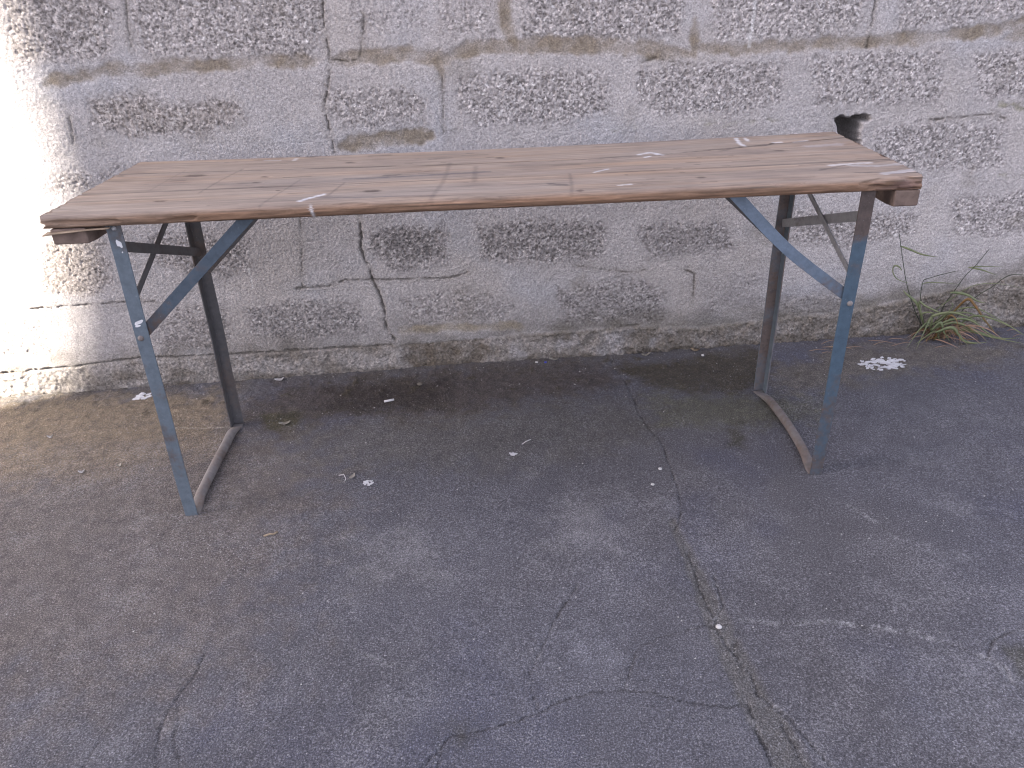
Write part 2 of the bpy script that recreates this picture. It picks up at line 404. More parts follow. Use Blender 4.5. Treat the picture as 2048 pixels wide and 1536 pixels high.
BROWN = [  # sandy joints left open: path, half width, recess, colour
 ([(-1.167, 0.931), (-0.95, 0.951), (-0.645, 0.95), (-0.43, 0.951)], .015, .004, 0), ([(-0.398, 0.944), (-0.241, 0.953), (-0.079, 0.936), (0.004, 0.96), (0.141, 0.953), (0.445, 0.937), (0.594, 0.904)], .019, .004, 0),
 ([(0.071, 1.116), (0.075, 1.009), (0.1, 0.958)], .017, .003, 0), ([(-0.108, 0.956), (-0.108, 0.893)], .014, .003, 0), ([(0.597, 0.995), (0.593, 0.913)], .012, .003, 0),
 ([(0.606, 0.925), (0.755, 0.914), (0.968, 0.915), (1.096, 0.916), (1.254, 0.917), (1.454, 0.924), (1.602, 0.963)], .014, .005, 0), ([(1.488, 0.905), (1.637, 0.943)], .02, .004, 0),
 ([(-0.405, 0.72), (-0.297, 0.73), (-0.151, 0.732)], .021, .006, 0), ([(0.614, 0.718), (0.864, 0.72)], .006, .001, 1), ([(0.379, 0.715), (0.445, 0.721)], .008, .001, 1),
 ([(1.501, 0.716), (1.682, 0.693)], .012, .003, 1), ([(-0.309, 0.139), (0.079, 0.12)], .012, .002, 2), ([(1.578, 0.514), (1.675, 0.505)], .008, .003, 1)]

CRACK = [  # path, half width, depth
 ([(-0.399, 1.138), (-0.406, 1.033), (-0.405, 0.966), (-0.406, 0.934), (-0.423, 0.871), (-0.44, 0.826), (-0.434, 0.759), (-0.431, 0.703)], .0028, .010), ([(-0.382, 0.563), (-0.387, 0.521), (-0.387, 0.472), (-0.396, 0.426), (-0.391, 0.378), (-0.379, 0.353), (-0.374, 0.312), (-0.357, 0.26), (-0.351, 0.209), (-0.353, 0.148), (-0.329, 0.102)], .0036, .014),
 ([(-0.616, 0.299), (-0.507, 0.301), (-0.458, 0.318), (-0.32, 0.308), (-0.134, 0.301), (-0.078, 0.315)], .0032, .009), ([(-1.688, 0.076), (-1.592, 0.08), (-1.386, 0.087), (-1.145, 0.102), (-0.957, 0.094), (-0.83, 0.091), (-0.606, 0.088), (-0.347, 0.085)], .0056, .012),
 ([(1.096, 1.068), (1.094, 0.97), (1.091, 0.932), (1.092, 0.9)], .0028, .008), ([(-1.425, 0.293), (-1.32, 0.293), (-1.153, 0.294), (-1.047, 0.29)], .0022, .006), ([(0.612, 0.274), (0.642, 0.259), (0.643, 0.169)], .0030, .007),
 ([(-0.559, 0.529), (-0.593, 0.303)], .0018, .004), ([(-0.397, 0.949), (-0.351, 0.938), (-0.323, 0.949), (-0.305, 1.016), (-0.298, 1.052)], .0022, .006), ([(0.076, 0.065), (0.176, 0.077), (0.275, 0.076), (0.473, 0.094)], .004, .010),
 ([(1.318, 0.691), (1.514, 0.697), (1.549, 0.678)], .0022, .006), ([(0.453, 0.895), (0.488, 0.903), (0.588, 0.881)], .0022, .005), ([(-0.105, 0.893), (-0.116, 0.74)], .0025, .003), ([(-0.903, 1.117), (-0.913, 1.047), (-0.921, 0.999)], .003, .003),
 ([(-0.344, 0.085), (-0.318, 0.056), (-0.318, -0.009)], .004, .010), ([(0.26, 0.313), (0.435, 0.279), (0.483, 0.284)], .002, .004), ([(-1.132, 0.843), (-1.143, 0.767)], .003, .004)]
HOLE = [(1.029, 0.711), (1.045, 0.72), (1.074, 0.711), (1.09, 0.72), (1.133, 0.716), (1.134, 0.698), (1.116, 0.697), (1.113, 0.672), (1.126, 0.602), (1.076, 0.605), (1.043, 0.676)]
FOOT = [(-2.232, 0.039), (-1.591, 0.084), (-1.386, 0.087), (-1.145, 0.102), (-0.83, 0.091), (-0.347, 0.085), (-0.029, 0.086), (0.077, 0.092), (0.474, 0.09), (0.675, 0.069), (0.926, 0.084), (1.178, 0.09), (1.425, 0.129), (1.767, 0.184), (2.365, 0.141)]

def wall_fields(u, z):
    shp = u.shape
    wx = u+.010*fbm(u*9, z*9, 3, 3); wz = z+.010*fbm(u*9+40, z*9, 4, 3)     # wandering outlines
    fx = wx+.004*perlin(u*60, z*60, 5); fz = wz+.004*perlin(u*60+9, z*60, 6)
    # --- bare block faces
    rough = np.zeros(shp); soot = np.zeros(shp); tan = np.zeros(shp)
    for pts, r, s, t in PATCH:
        w = local(u, z, pts, .06)
        if u[w].size == 0: continue
        sd = poly_sd(fx[w], fz[w], pts)
        m = smooth(.042, -.030, sd-.006)
        rough[w] = np.maximum(rough[w], m*r); soot[w] = np.maximum(soot[w], smooth(.03, -.03, sd)*s); tan[w] = np.maximum(tan[w], m*t)
    k = 0
    for row in range(len(ROW_X)):                       # blocks outside the picture get a plain bare face
        xs = ROW_X[row]
        for a, b in zip(xs[:-1], xs[1:]):
            c = (a+b)/2
            if row < 5 and -1.5 < c < 1.75: continue
            k += 1
            pts = [(a+.05, bed(row, c)+.04), (b-.05, bed(row, c)+.04), (b-.05, bed(row+1, c)-.04), (a+.05, bed(row+1, c)-.04)]
            w = local(u, z, pts, .06)
            if u[w].size == 0: continue
            m = smooth(.016, -.02, poly_sd(fx[w], fz[w], pts)); rough[w] = np.maximum(rough[w], m*(.6+.4*math.sin(k*2.3)**2))
    # --- relief
    d1, d2, v1 = worley(u/.0058, z/.0058, 1)
    e1, e2, v2 = worley(u/.0105+7, z/.0105, 2)
    gravel = np.sqrt(np.clip(1-d1*d1*1.35, 0, 1))*.0064+np.sqrt(np.clip(1-e1*e1*1.3, 0, 1))*.0026
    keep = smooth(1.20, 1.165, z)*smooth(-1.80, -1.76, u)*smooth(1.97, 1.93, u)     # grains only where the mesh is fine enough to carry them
    keep = keep*(.40+.60*smooth(-1.32, -1.12, u))  # grains flattened towards the sunlit end, so glare seems to wash them out
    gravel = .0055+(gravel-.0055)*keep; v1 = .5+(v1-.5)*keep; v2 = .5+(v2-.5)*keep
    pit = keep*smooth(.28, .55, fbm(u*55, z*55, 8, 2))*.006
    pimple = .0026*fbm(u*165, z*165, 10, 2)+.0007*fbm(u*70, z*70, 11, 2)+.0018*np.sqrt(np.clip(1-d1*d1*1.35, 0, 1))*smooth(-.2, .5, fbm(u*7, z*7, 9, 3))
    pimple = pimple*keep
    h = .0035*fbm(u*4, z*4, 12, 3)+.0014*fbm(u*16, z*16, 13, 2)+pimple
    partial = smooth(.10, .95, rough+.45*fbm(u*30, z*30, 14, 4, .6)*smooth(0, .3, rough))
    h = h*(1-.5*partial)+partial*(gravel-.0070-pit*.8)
    # --- colour of cement slurry and of bare blocks
    lum = 1+.10*fbm(u*3.1, z*3.1, 15, 4)+.08*fbm(u*14, z*14, 16, 3)
    C = np.array([.470, .445, .440])*lum[..., None]
    warm = smooth(-.1, .5, fbm(u*2.3+5, z*2.3, 17, 3))
    C = mixc(C, warm*.35, (.46, .415, .375))
    cool = smooth(.0, .5, fbm(u*2.9+15, z*3.7, 117, 3))
    C = mixc(C, cool*.45, (.44, .445, .475))
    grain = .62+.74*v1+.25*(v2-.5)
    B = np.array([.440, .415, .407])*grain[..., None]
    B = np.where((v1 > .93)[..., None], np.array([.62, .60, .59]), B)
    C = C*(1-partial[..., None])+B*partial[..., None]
    C = mixc(C, tan*.6*partial, (.33, .28, .225))
    C = C*(1-.56*(soot*np.clip(.75+.6*fbm(u*22, z*34, 18, 3), 0, 1.2))[..., None])
    # faint weathering below the level of the table and above the footing
    low = smooth(.30, .08, z+.05*fbm(u*6, z*6, 19, 3))
    C = C*(1-.30*(low*np.clip(.55+.9*fbm(u*11, z*17, 20, 3), 0, 1))[..., None])
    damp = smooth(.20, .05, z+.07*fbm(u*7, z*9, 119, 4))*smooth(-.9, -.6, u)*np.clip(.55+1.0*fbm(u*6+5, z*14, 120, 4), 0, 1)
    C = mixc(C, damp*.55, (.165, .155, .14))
    # scattered grime
    gr = smooth(.25, .6, fbm(u*5.5+3, z*7, 21, 4))
    C = mixc(C, gr*.35, (.25, .225, .19))
    # --- open sandy joints
    sand = .0016*fbm(u*120, z*120, 22, 3)
    for pts, hw, dep, kind in BROWN:
        w = local(u, z, pts, hw+.03)
        if u[w].size == 0: continue
        d, run = seg_dist(fx[w], fz[w], pts)
        L = run.max()
        end = smooth(0, .035, run)*smooth(0, .035, L-run)*.55+.45 if kind != 2 else 1.0
        nb_ = fbm(u[w]*24, z[w]*24, 23, 4, .6); patchy = fbm(u[w]*9+kind*5, z[w]*13, 123, 3)
        edge_ = hw*end*(1+.55*patchy)-.010*nb_
        m = smooth(edge_+.009, edge_-.007, d)
        if kind == 1: m = m*smooth(-.15, .35, fbm(u[w]*30, z[w]*45, 124, 3))*.8
        h[w] = h[w]*(1-m)+m*(-dep*.35+sand[w]+.002*fbm(u[w]*20, z[w]*20, 24, 2))
        cc = [(.250, .210, .160), (.27, .26, .18), (.33, .285, .215)][kind]
        st = .84*m*np.clip(.80+.8*patchy+.3*fbm(u[w]*40, z[w]*40, 125, 2), .25, 1.1)
        C[w] = C[w]*(1-st[..., None])+np.array(cc)*(st*(1+.35*fbm(u[w]*50, z[w]*50, 25, 3)))[..., None]
    # joints outside the picture
    for kk in range(5, 10):
        d = np.abs(z-bed(kk, u)+.004*fbm(u*12, z*12, 26, 2)); m = smooth(.014, .007, d)*smooth(-.25, .25, fbm(u*2, z*2+kk, 27, 2))
        h = h-m*.004; C = mixc(C, m*.6, (.26, .22, .18))
    # --- cracks
    for pts, hw, dep in CRACK:
        w = local(u, z, pts, .03)
        if u[w].size == 0: continue
        jx = u[w]+.0065*fbm(u[w]*50, z[w]*50, 28, 4, .65); jz = z[w]+.0065*fbm(u[w]*50+5, z[w]*50, 29, 4, .65)
        d, run = seg_dist(jx, jz, pts)
        q_ = np.clip(.55+1.1*perlin(run*22, run*0+hw*900, 30)+.6*perlin(run*75, run*0+hw*500, 130), .30 if hw > .004 else 0, 1.5)
        ww = hw*.62*q_
        m = smooth(ww+.0022, ww-.0012, d)*smooth(.0, .35, q_)
        h[w] -= dep*m
        C[w] = C[w]*(1-.55*m[..., None])+np.array((.11, .095, .08))*(.55*m)[..., None]
        st = smooth(.016, .004, d)*.25; C[w] = C[w]*(1-st[..., None])+np.array((.22, .195, .165))*st[..., None]
    # --- footing
    fl = np.interp(u, [p[0] for p in FOOT], [p[1] for p in FOOT])+.006*fbm(u*20, z*0, 31, 3)
    below = smooth(.004, -.006, z-fl)
    right = smooth(.05, .45, u)
    crumb = .011*fbm(u*26, z*26, 32, 4)+.004*fbm(u*90, z*90, 33, 2)+gravel*.9-.005
    depth = np.clip((fl-z)/.10, 0, 1.2)
    step = (.004+.008*depth+crumb*.55)*(1-right)+(.006+.016*depth+crumb*1.15)*right
    notch = smooth(.02, -.02, np.abs(u+.17)-.135+.03*fbm(u*22, z*22, 34, 4, .6)+.02*smooth(.03, .0, z))*(1-right*.3)
    step = step-notch*.006
    h = h*(1-below*.7)+below*step
    FC = np.array([.330, .310, .295])*(.80+.45*v1)[..., None]
    dirt = np.clip(.38+1.2*fbm(u*7+2, z*16, 35, 4)+.5*right-.25*smooth(.5, .9, fbm(u*5+9, z*3, 36, 2)), 0, 1)
    FC = mixc(FC, dirt*.72, (.125, .108, .085))
    FC = mixc(FC, notch*np.clip(.65+.6*fbm(u*25, z*25, 134, 3), 0, .95), (.125, .104, .080))
    pale = smooth(.05, .3, fbm(u*9+1, z*9, 37, 3))*smooth(-.05, .05, u)*smooth(.75, .55, u)
    FC = mixc(FC, pale*.55, (.36, .35, .355))
    C = C*(1-below[..., None])+FC*below[..., None]
    above = smooth(.09, .0, z-fl)*smooth(-.02, .0, z-fl)
    C = mixc(C, above*np.clip(.25+.9*fbm(u*8, z*12, 38, 4)+.25*right, 0, .8), (.155, .14, .115))
    soil = smooth(.030, .0, z+.012*fbm(u*18, z*18, 39, 3))
    C = mixc(C, soil*np.clip(.5+.9*fbm(u*15, z*25, 139, 3), .1, .85), (.085, .072, .056))
    # --- the hole beside the table end
    w = local(u, z, HOLE, .05)
    jx = u[w]+.006*fbm(u[w]*70, z[w]*70, 40, 3); jz = z[w]+.006*fbm(u[w]*70+3, z[w]*70, 41, 3)
    sd = poly_sd(jx, jz, HOLE)
    m = smooth(.002, -.010, sd)
    back = .13-.075*smooth(1.085, 1.125, u[w])+.012*fbm(u[w]*40, z[w]*40, 42, 3)
    h[w] = h[w]*(1-m)-m*back
    C[w] = C[w]*(1-.7*m[..., None])+np.array((.12, .115, .11))*(.7*m)[..., None]
    bare = np.clip(np.maximum(partial, below*.75), 0, 1)
    return h, np.concatenate([np.clip(C, .02, .8), bare[..., None]], -1)

Hh, Cc = wall_fields(UU, ZZ)
# paint drips on the wall
for pts, hw in (([(0.756, 1.06), (0.757, 0.999), (0.752, 0.949), (0.752, 0.921)], .005), ([(-0.742, 0.379), (-0.743, 0.314)], .003)):
    w = local(UU, ZZ, pts, .03); d, run = seg_dist(UU[w], ZZ[w], pts)
    m = smooth(hw+.001, hw-.002, d+.004*fbm(UU[w]*60, ZZ[w]*60, 50, 2)); Cc[w] = Cc[w]*(1-.55*m[..., None])+.74*.55*m[..., None]
WV = np.stack([UU, wall_y(UU)-Hh, ZZ], -1)
nz, nu = UU.shape

wall = thing('concrete_block_wall', 'rough grey concrete block wall smeared with cement, cracked and lit by hard sun at one end', 'wall', (0, wall_y(0)+.1, 0))
owner = np.full((nz-1, nu-1), -1, dtype=np.int32)
uc = (U[:-1]+U[1:])/2; zc = (Z[:-1]+Z[1:])/2
blocks = []
for row in range(len(ROW_X)):
    xs = ROW_X[row]
    for a, b in zip(xs[:-1], xs[1:]):
        c = (a+b)/2
        i0, i1 = np.searchsorted(uc, a+.010), np.searchsorted(uc, b-.010)
        j0, j1 = np.searchsorted(zc, bed(row, c)+.009), np.searchsorted(zc, bed(row+1, c)-.009)
        if i1-i0 < 2 or j1-j0 < 2: continue
        blocks.append((i0, i1, j0, j1)); owner[j0:j1, i0:i1] = len(blocks)-1
def patch_mesh(name, i0, i1, j0, j1, thick):
    """one block: its relief face with sides going back into the wall"""
    V = WV[j0:j1+1, i0:i1+1].reshape(-1, 3); C = Cc[j0:j1+1, i0:i1+1].reshape(-1, 4)
    w = i1-i0+1; hgt = j1-j0+1
    idx = np.arange(w*hgt).reshape(hgt, w)
    F = np.stack([idx[:-1, :-1], idx[:-1, 1:], idx[1:, 1:], idx[1:, :-1]], -1).reshape(-1, 4)
    per = np.concatenate([idx[0, :-1], idx[:-1, -1], idx[-1, :0:-1], idx[:0:-1, 0]])
    Vb = V[per].copy(); Vb[:, 1] = wall_y(Vb[:, 0])+thick
    nb = len(V)+np.arange(len(per))
    nf = nb+len(per)                          # the sides get their own rim so that the face keeps its shading
    S = np.stack([nf, nb, np.roll(nb, -1), np.roll(nf, -1)], -1)
    return mesh_np(name, np.concatenate([V, Vb, V[per]]), np.concatenate([F, S]), M_WALL, np.concatenate([C, C[per], C[per]]))
for bk in blocks:
    add('concrete_block', patch_mesh('concrete_block', *bk, .15), wall)
idx = np.arange(nz*nu).reshape(nz, nu)
Q = np.stack([idx[:-1, :-1], idx[:-1, 1:], idx[1:, 1:], idx[1:, :-1]], -1)
row_foot = np.repeat((zc < .082)[:, None], nu-1, 1)
for nm, mask in (('mortar', (owner < 0) & ~row_foot), ('footing', (owner < 0) & row_foot)):
    F = Q[mask]; used, inv = np.unique(F, return_inverse=True)
    add(nm, mesh_np(nm, WV.reshape(-1, 3)[used], inv.reshape(-1, 4), M_WALL, Cc.reshape(-1, 4)[used]), wall)
core = MB()
p = [(U[0], wall_y(U[0])+.152), (U[-1], wall_y(U[-1])+.152), (U[-1], wall_y(U[-1])+.2), (U[0], wall_y(U[0])+.2)]
core.raw([(a, b, -.06) for a, b in p]+[(a, b, Z[-1]) for a, b in p], [(3, 2, 1, 0), (4, 5, 6, 7), (0, 1, 5, 4), (1, 2, 6, 5), (2, 3, 7, 6), (3, 0, 4, 7)])
core.build('wall_back', mat_plain('wall_back_render', (.35, .34, .33)), wall)
cap = MB()
p = [(U[0], wall_y(U[0])-.02), (U[-1], wall_y(U[-1])-.02), (U[-1], wall_y(U[-1])+.22), (U[0], wall_y(U[0])+.22)]
cap.raw([(a, b, Z[-1]-.004) for a, b in p]+[(a, b, Z[-1]+.06) for a, b in p], [(3, 2, 1, 0), (4, 5, 6, 7), (0, 1, 5, 4), (1, 2, 6, 5), (2, 3, 7, 6), (3, 0, 4, 7)])
cap.build('coping', mat_plain('coping_cement', (.36, .35, .33)), wall, .008)

# ------------------------------------------------------------------ ground
GX = lines(-1.85, 1.95, .0036, -60, 60, 6)
GY = lines(-.86, .80, .0036, -60, 60, 6)
XX, YY = np.meshgrid(GX, GY)
GCR = [  # cracks: path, half width, depth, whiteness of the lips
 ([(0.378, 0.728), (0.369, 0.674), (0.388, 0.552), (0.398, 0.441), (0.392, 0.369), (0.408, 0.272), (0.428, 0.205), (0.423, 0.122), (0.42, 0.002), (0.403, -0.104), (0.377, -0.156)], .0030, .005, .25),
 ([(0.42, -0.308), (0.417, -0.394), (0.387, -0.445), (0.396, -0.496), (0.416, -0.567), (0.42, -0.611), (0.453, -0.665), (0.473, -0.723), (0.495, -0.786)], .0030, .006, .5),
 ([(0.386, -0.234), (0.383, -0.349), (0.389, -0.419)], .0035, .005, 0), ([(0.391, -0.614), (0.392, -0.67), (0.393, -0.717), (0.388, -0.777)], .0040, .007, .3), ([(0.436, -0.663), (0.445, -0.73), (0.445, -0.782)], .003, .005, 0),
 ([(0.135, -0.31), (0.085, -0.39), (0.043, -0.476), (0.02, -0.522), (0.016, -0.555), (0.028, -0.609), (0.029, -0.62)], .0026, .004, .2),
 ([(-0.187, -0.724), (-0.165, -0.699), (-0.125, -0.651), (-0.039, -0.634), (0.032, -0.615), (0.06, -0.596), (0.124, -0.581), (0.178, -0.578), (0.23, -0.59), (0.286, -0.615), (0.343, -0.631), (0.387, -0.631)], .0030, .005, .25),
 ([(0.188, -0.575), (0.221, -0.492), (0.285, -0.461), (0.368, -0.443), (0.387, -0.445)], .0020, .003, .1),
 ([(0.439, -0.437), (0.502, -0.453), (0.599, -0.455), (0.677, -0.478), (0.755, -0.497), (0.814, -0.545), (0.854, -0.572), (0.867, -0.596), (0.86, -0.628), (0.884, -0.691)], .0024, .003, 1),
 ([(0.849, -0.572), (0.885, -0.528), (0.93, -0.51), (1.0, -0.52)], .0028, .004, .5), ([(-0.607, -0.38), (-0.608, -0.455), (-0.613, -0.484), (-0.629, -0.533), (-0.634, -0.595), (-0.624, -0.635), (-0.603, -0.7)], .0024, .004, 0),
 ([(-0.621, -0.544), (-0.606, -0.587), (-0.605, -0.617), (-0.575, -0.667), (-0.562, -0.703)], .0020, .003, 0), ([(-0.736, -0.611), (-0.739, -0.663), (-0.739, -0.689)], .0020, .003, 0), ([(-0.302, -0.458), (-0.262, -0.479), (-0.203, -0.508)], .0016, .002, .7),
 ([(-0.147, -0.727), (-0.14, -0.664)], .0025, .004, .2), ([(0.435, -0.449), (0.41, -0.497), (0.399, -0.52)], .002, .003, 0), ([(0.801, -0.109), (0.835, -0.186), (0.848, -0.231)], .0015, .001, .6)]
STAIN_AND_GLOW = [  # outline, colour, strength, softness
 ([(-2.01, 0.596), (-1.318, 0.695), (-0.857, 0.651), (-0.777, 0.31), (-1.077, 0.201), (-1.719, 0.184)], (.185, .145, .095), .75, .06),  # olive dirt, its colour raised to stand for the warm sun glow
 ([(-1.719, 0.184), (-1.141, 0.353), (-0.637, 0.372), (-0.467, 0.048), (-0.508, -0.217), (-0.559, -0.459), (-1.173, -0.591)], (.125, .107, .095), .7, .18),  # brown soil film, partly a warm light cast put into the colour
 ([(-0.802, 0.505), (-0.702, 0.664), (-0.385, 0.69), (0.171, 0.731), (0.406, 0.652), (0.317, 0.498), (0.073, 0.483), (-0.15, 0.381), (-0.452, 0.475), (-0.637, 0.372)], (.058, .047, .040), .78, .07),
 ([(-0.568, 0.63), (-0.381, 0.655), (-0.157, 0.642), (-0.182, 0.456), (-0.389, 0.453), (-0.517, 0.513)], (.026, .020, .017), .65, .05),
 ([(0.39, 0.654), (0.848, 0.717), (0.885, 0.586), (0.724, 0.429), (0.442, 0.513)], (.050, .042, .028), .85, .04),
 ([(0.843, 0.557), (1.162, 0.71), (1.395, 0.676), (1.772, 0.622), (1.46, 0.506), (1.227, 0.505), (0.842, 0.384)], (.115, .100, .080), .7, .06),
 ([(-0.65, 0.428), (0.413, 0.439), (0.443, 0.241), (-0.014, 0.126), (-0.521, 0.208)], (.100, .092, .076), .42, .10),
 ([(0.433, 0.467), (0.926, 0.373), (0.845, 0.244), (0.454, 0.292)], (.095, .090, .055), .6, .05),
 ([(0.607, 0.26), (0.658, 0.267), (0.641, 0.168), (0.592, 0.161)], (.050, .046, .030), .7, .02), ([(0.902, -0.553), (0.98, -0.548), (0.916, -0.643), (0.877, -0.608)], (.048, .046, .034), .9, .015),
 ([(-0.125, -0.632), (-0.082, -0.62), (-0.099, -0.668), (-0.129, -0.665)], (.050, .047, .036), .6, .03), ([(-0.709, 0.493), (-0.607, 0.51), (-0.575, 0.419), (-0.673, 0.403)], (.060, .055, .030), .7, .02),
 ([(0.128, -0.017), (0.224, -0.027), (0.222, -0.192), (0.087, -0.195)], (.20, .195, .20), .45, .06), ([(0.092, -0.456), (0.202, -0.441), (0.174, -0.546), (0.093, -0.539)], (.20, .20, .22), .35, .06),
 ([(-0.369, -0.115), (-0.162, -0.1), (-0.177, -0.265), (-0.325, -0.281)], (.17, .165, .165), .35, .08), ([(0.737, -0.584), (0.903, -0.61), (0.791, -0.78), (0.67, -0.693)], (.17, .17, .185), .35, .12)]
BAND = [(0.377, -0.129), (0.385, -0.225), (0.387, -0.335), (0.393, -0.458), (0.4, -0.555), (0.404, -0.62), (0.423, -0.701), (0.426, -0.78)]
def ground_fields(x, y):
    shp = x.shape
    near = smooth(6, 3, np.hypot(x, y))
    h = near*(.0035*fbm(x*2.2, y*2.2, 60, 3)+.0016*fbm(x*11, y*11, 61, 3)+.0011*fbm(x*95, y*95, 62, 3))
    fade = smooth(4, 2.5, np.hypot(x, y))
    d1, d2, v1 = worley(x/.0085, y/.0085, 63)
    h = h+fade*.0014*np.sqrt(np.clip(1-d1*d1*1.3, 0, 1))
    fx = x+.035*fbm(x*7, y*7, 64, 4); fy = y+.035*fbm(x*7+20, y*7, 65, 4)
    lum = 1+.16*fbm(x*2.4, y*2.4, 66, 4)+.16*fbm(x*13, y*13, 67, 4)
    C = np.array([.092, .091, .104])*lum[..., None]
    C = mixc(C, .55*smooth(-.1, .45, fbm(x*1.1+4, y*1.3, 68, 3)), (.086, .081, .084))
    C = mixc(C, .6*smooth(.05, .5, fbm(x*2.6+14, y*2.2, 168, 4)), (.074, .076, .104))
    chalk = smooth(.12, .55, fbm(x*9, y*9, 69, 5, .65))*smooth(-.2, .4, fbm(x*2.1+8, y*2.1, 70, 2))
    C = mixc(C, chalk*.35, (.22, .218, .23))
    DUST = np.zeros(shp)
    for pts, cc, s, soft in STAIN_AND_GLOW:
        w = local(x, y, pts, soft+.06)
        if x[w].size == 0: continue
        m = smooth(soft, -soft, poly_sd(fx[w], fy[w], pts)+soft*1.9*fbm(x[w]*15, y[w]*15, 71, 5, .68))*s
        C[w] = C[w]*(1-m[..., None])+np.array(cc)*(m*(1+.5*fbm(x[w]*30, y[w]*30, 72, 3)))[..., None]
    # dirt gathered along the foot of the wall
    g = wall_y(x)-y
    dm = smooth(.16, .0, g+.09*fbm(x*7, y*7, 73, 4))*(.62-.30*smooth(.8, 1.2, x))*np.clip(.6+1.1*fbm(x*12, y*12, 173, 4, .6), .1, 1.1)*near
    C = mixc(C, dm, (.070, .060, .045)); h = h+dm*.003*np.clip(.5+fbm(x*40, y*40, 74, 3), 0, 1)
    h = h+near*.0055*np.clip(fbm(x*38, y*38, 273, 4, .6), -.2, 1)*smooth(.42, .12, g)
    moss = smooth(.22, .5, fbm(x*16, y*16, 75, 4, .6))*smooth(.45, .1, g)*near
    C = mixc(C, moss*.7, (.048, .040, .024)); h = h+moss*.0025
    # crumbled filler in the wide crack
    w = local(x, y, BAND, .12)
    d, run = seg_dist(x[w]+.010*fbm(x[w]*22, y[w]*22, 76, 3), y[w]+.010*fbm(x[w]*22+4, y[w]*22, 77, 3), BAND)
    hw = .010+.020*np.clip(run/.5, 0, 1)
    m = smooth(hw+.006, hw-.006, d)
    C[w] = C[w]*(1-.7*m[..., None])+np.array((.098, .093, .086))*(.7*m*(1+.4*fbm(x[w]*40, y[w]*40, 78, 3)))[..., None]
    h[w] += m*(-.0025+.003*fbm(x[w]*60, y[w]*60, 79, 3))
    for pts, hw, dep, white in GCR:
        w = local(x, y, pts, .04)
        if x[w].size == 0: continue
        d, run = seg_dist(x[w]+.009*fbm(x[w]*40, y[w]*40, 80, 5, .65), y[w]+.009*fbm(x[w]*40+6, y[w]*40, 81, 5, .65), pts)
        ww = hw*.52*np.clip(.5+1.0*perlin(run*18, run*0+hw*1700, 82)+.6*perlin(run*60, run*0+hw*300, 182), 0.28, 1.5)
        if white > .3: DUST[w] = np.maximum(DUST[w], white*.55*smooth(.010, .002, d)*smooth(-.4, .2, perlin(run*14, run*0+3, 183)))
        lip = smooth(.010, .002, d)*smooth(-.15, .35, fbm(x[w]*55, y[w]*55, 83, 4, .7))*smooth(-.4, .2, perlin(run*14, run*0+3, 183))
        C[w] = C[w]*(1-(white*.75*lip)[..., None])+np.array((.34, .34, .345))*(white*.75*lip)[..., None]
        m = smooth(ww+.0024, ww-.0014, d)
        h[w] -= dep*m
        C[w] = C[w]*(1-.60*m[..., None])+np.array((.040, .036, .032))*(.60*m)[..., None]
    w = local(x, y, LINE, .02); d, run = seg_dist(x[w], y[w], LINE); m = smooth(.003, .001, d+.0015*fbm(x[w]*90, y[w]*90, 84, 2))*.6
    C[w] = C[w]*(1-m[..., None])+np.array((.32, .30, .26))*m[..., None]
    dust = np.clip((.50*smooth(-.35, .55, fbm(x*6.5, y*6.5, 170, 6, .72))+.18*smooth(-.35, .35, fbm(x*1.7+8, y*1.7, 171, 2)))*smooth(.66, .25, y)+.12+DUST*.75, 0, 1)
    return h, np.concatenate([np.clip(C, .01, .6), dust[..., None]], -1)
LINE = [(-1.001, 0.454), (-0.886, 0.438), (-0.774, 0.429)]
GH, GC = ground_fields(XX, YY)
behind = smooth(.0, .02, YY-(wall_y(XX)+.03))*smooth(4.3, 4.2, np.abs(XX))
GV = np.stack([XX, YY, GH-.02*behind], -1)
gi = np.arange(XX.size).reshape(XX.shape)
GF = np.stack([gi[:-1, :-1], gi[:-1, 1:], gi[1:, 1:], gi[1:, :-1]], -1).reshape(-1, 4)
ground = add('ground', mesh_np('ground', GV.reshape(-1, 3), GF, M_GROUND, GC.reshape(-1, 4)))
tag(ground, 'worn grey concrete yard with branching cracks and dirt along the wall', 'ground', kind='structure')
def ground_z(x, y):
    i = min(max(int(np.searchsorted(GX, x)), 0), len(GX)-1); j = min(max(int(np.searchsorted(GY, y)), 0), len(GY)-1)
    return float(GV[j, i, 2])

# ------------------------------------------------------------------ trestle table
XL, XR, TW, HL, HR, SK = -.8785, .8821, .4812, .760, .7361, .0143
def top_z(x, y=0.): return HL+(HR-HL)*(x-XL)/(XR-XL)-.006*(1-(x/.88)**2)*np.clip(y/TW, 0, 1)
TH = .030
table = thing('folding_trestle_table', 'long weathered plank trestle table on blue rusting folding steel legs', 'table', (0, .24, 0))
SEAM1 = ([-.9, -.48, -.08, .22, .42, .56, .71, .9], [.348, .335, .312, .306, .320, .345, .375, .402])
SEAM2 = ([-.9, 0, .9], [.162, .156, .156])
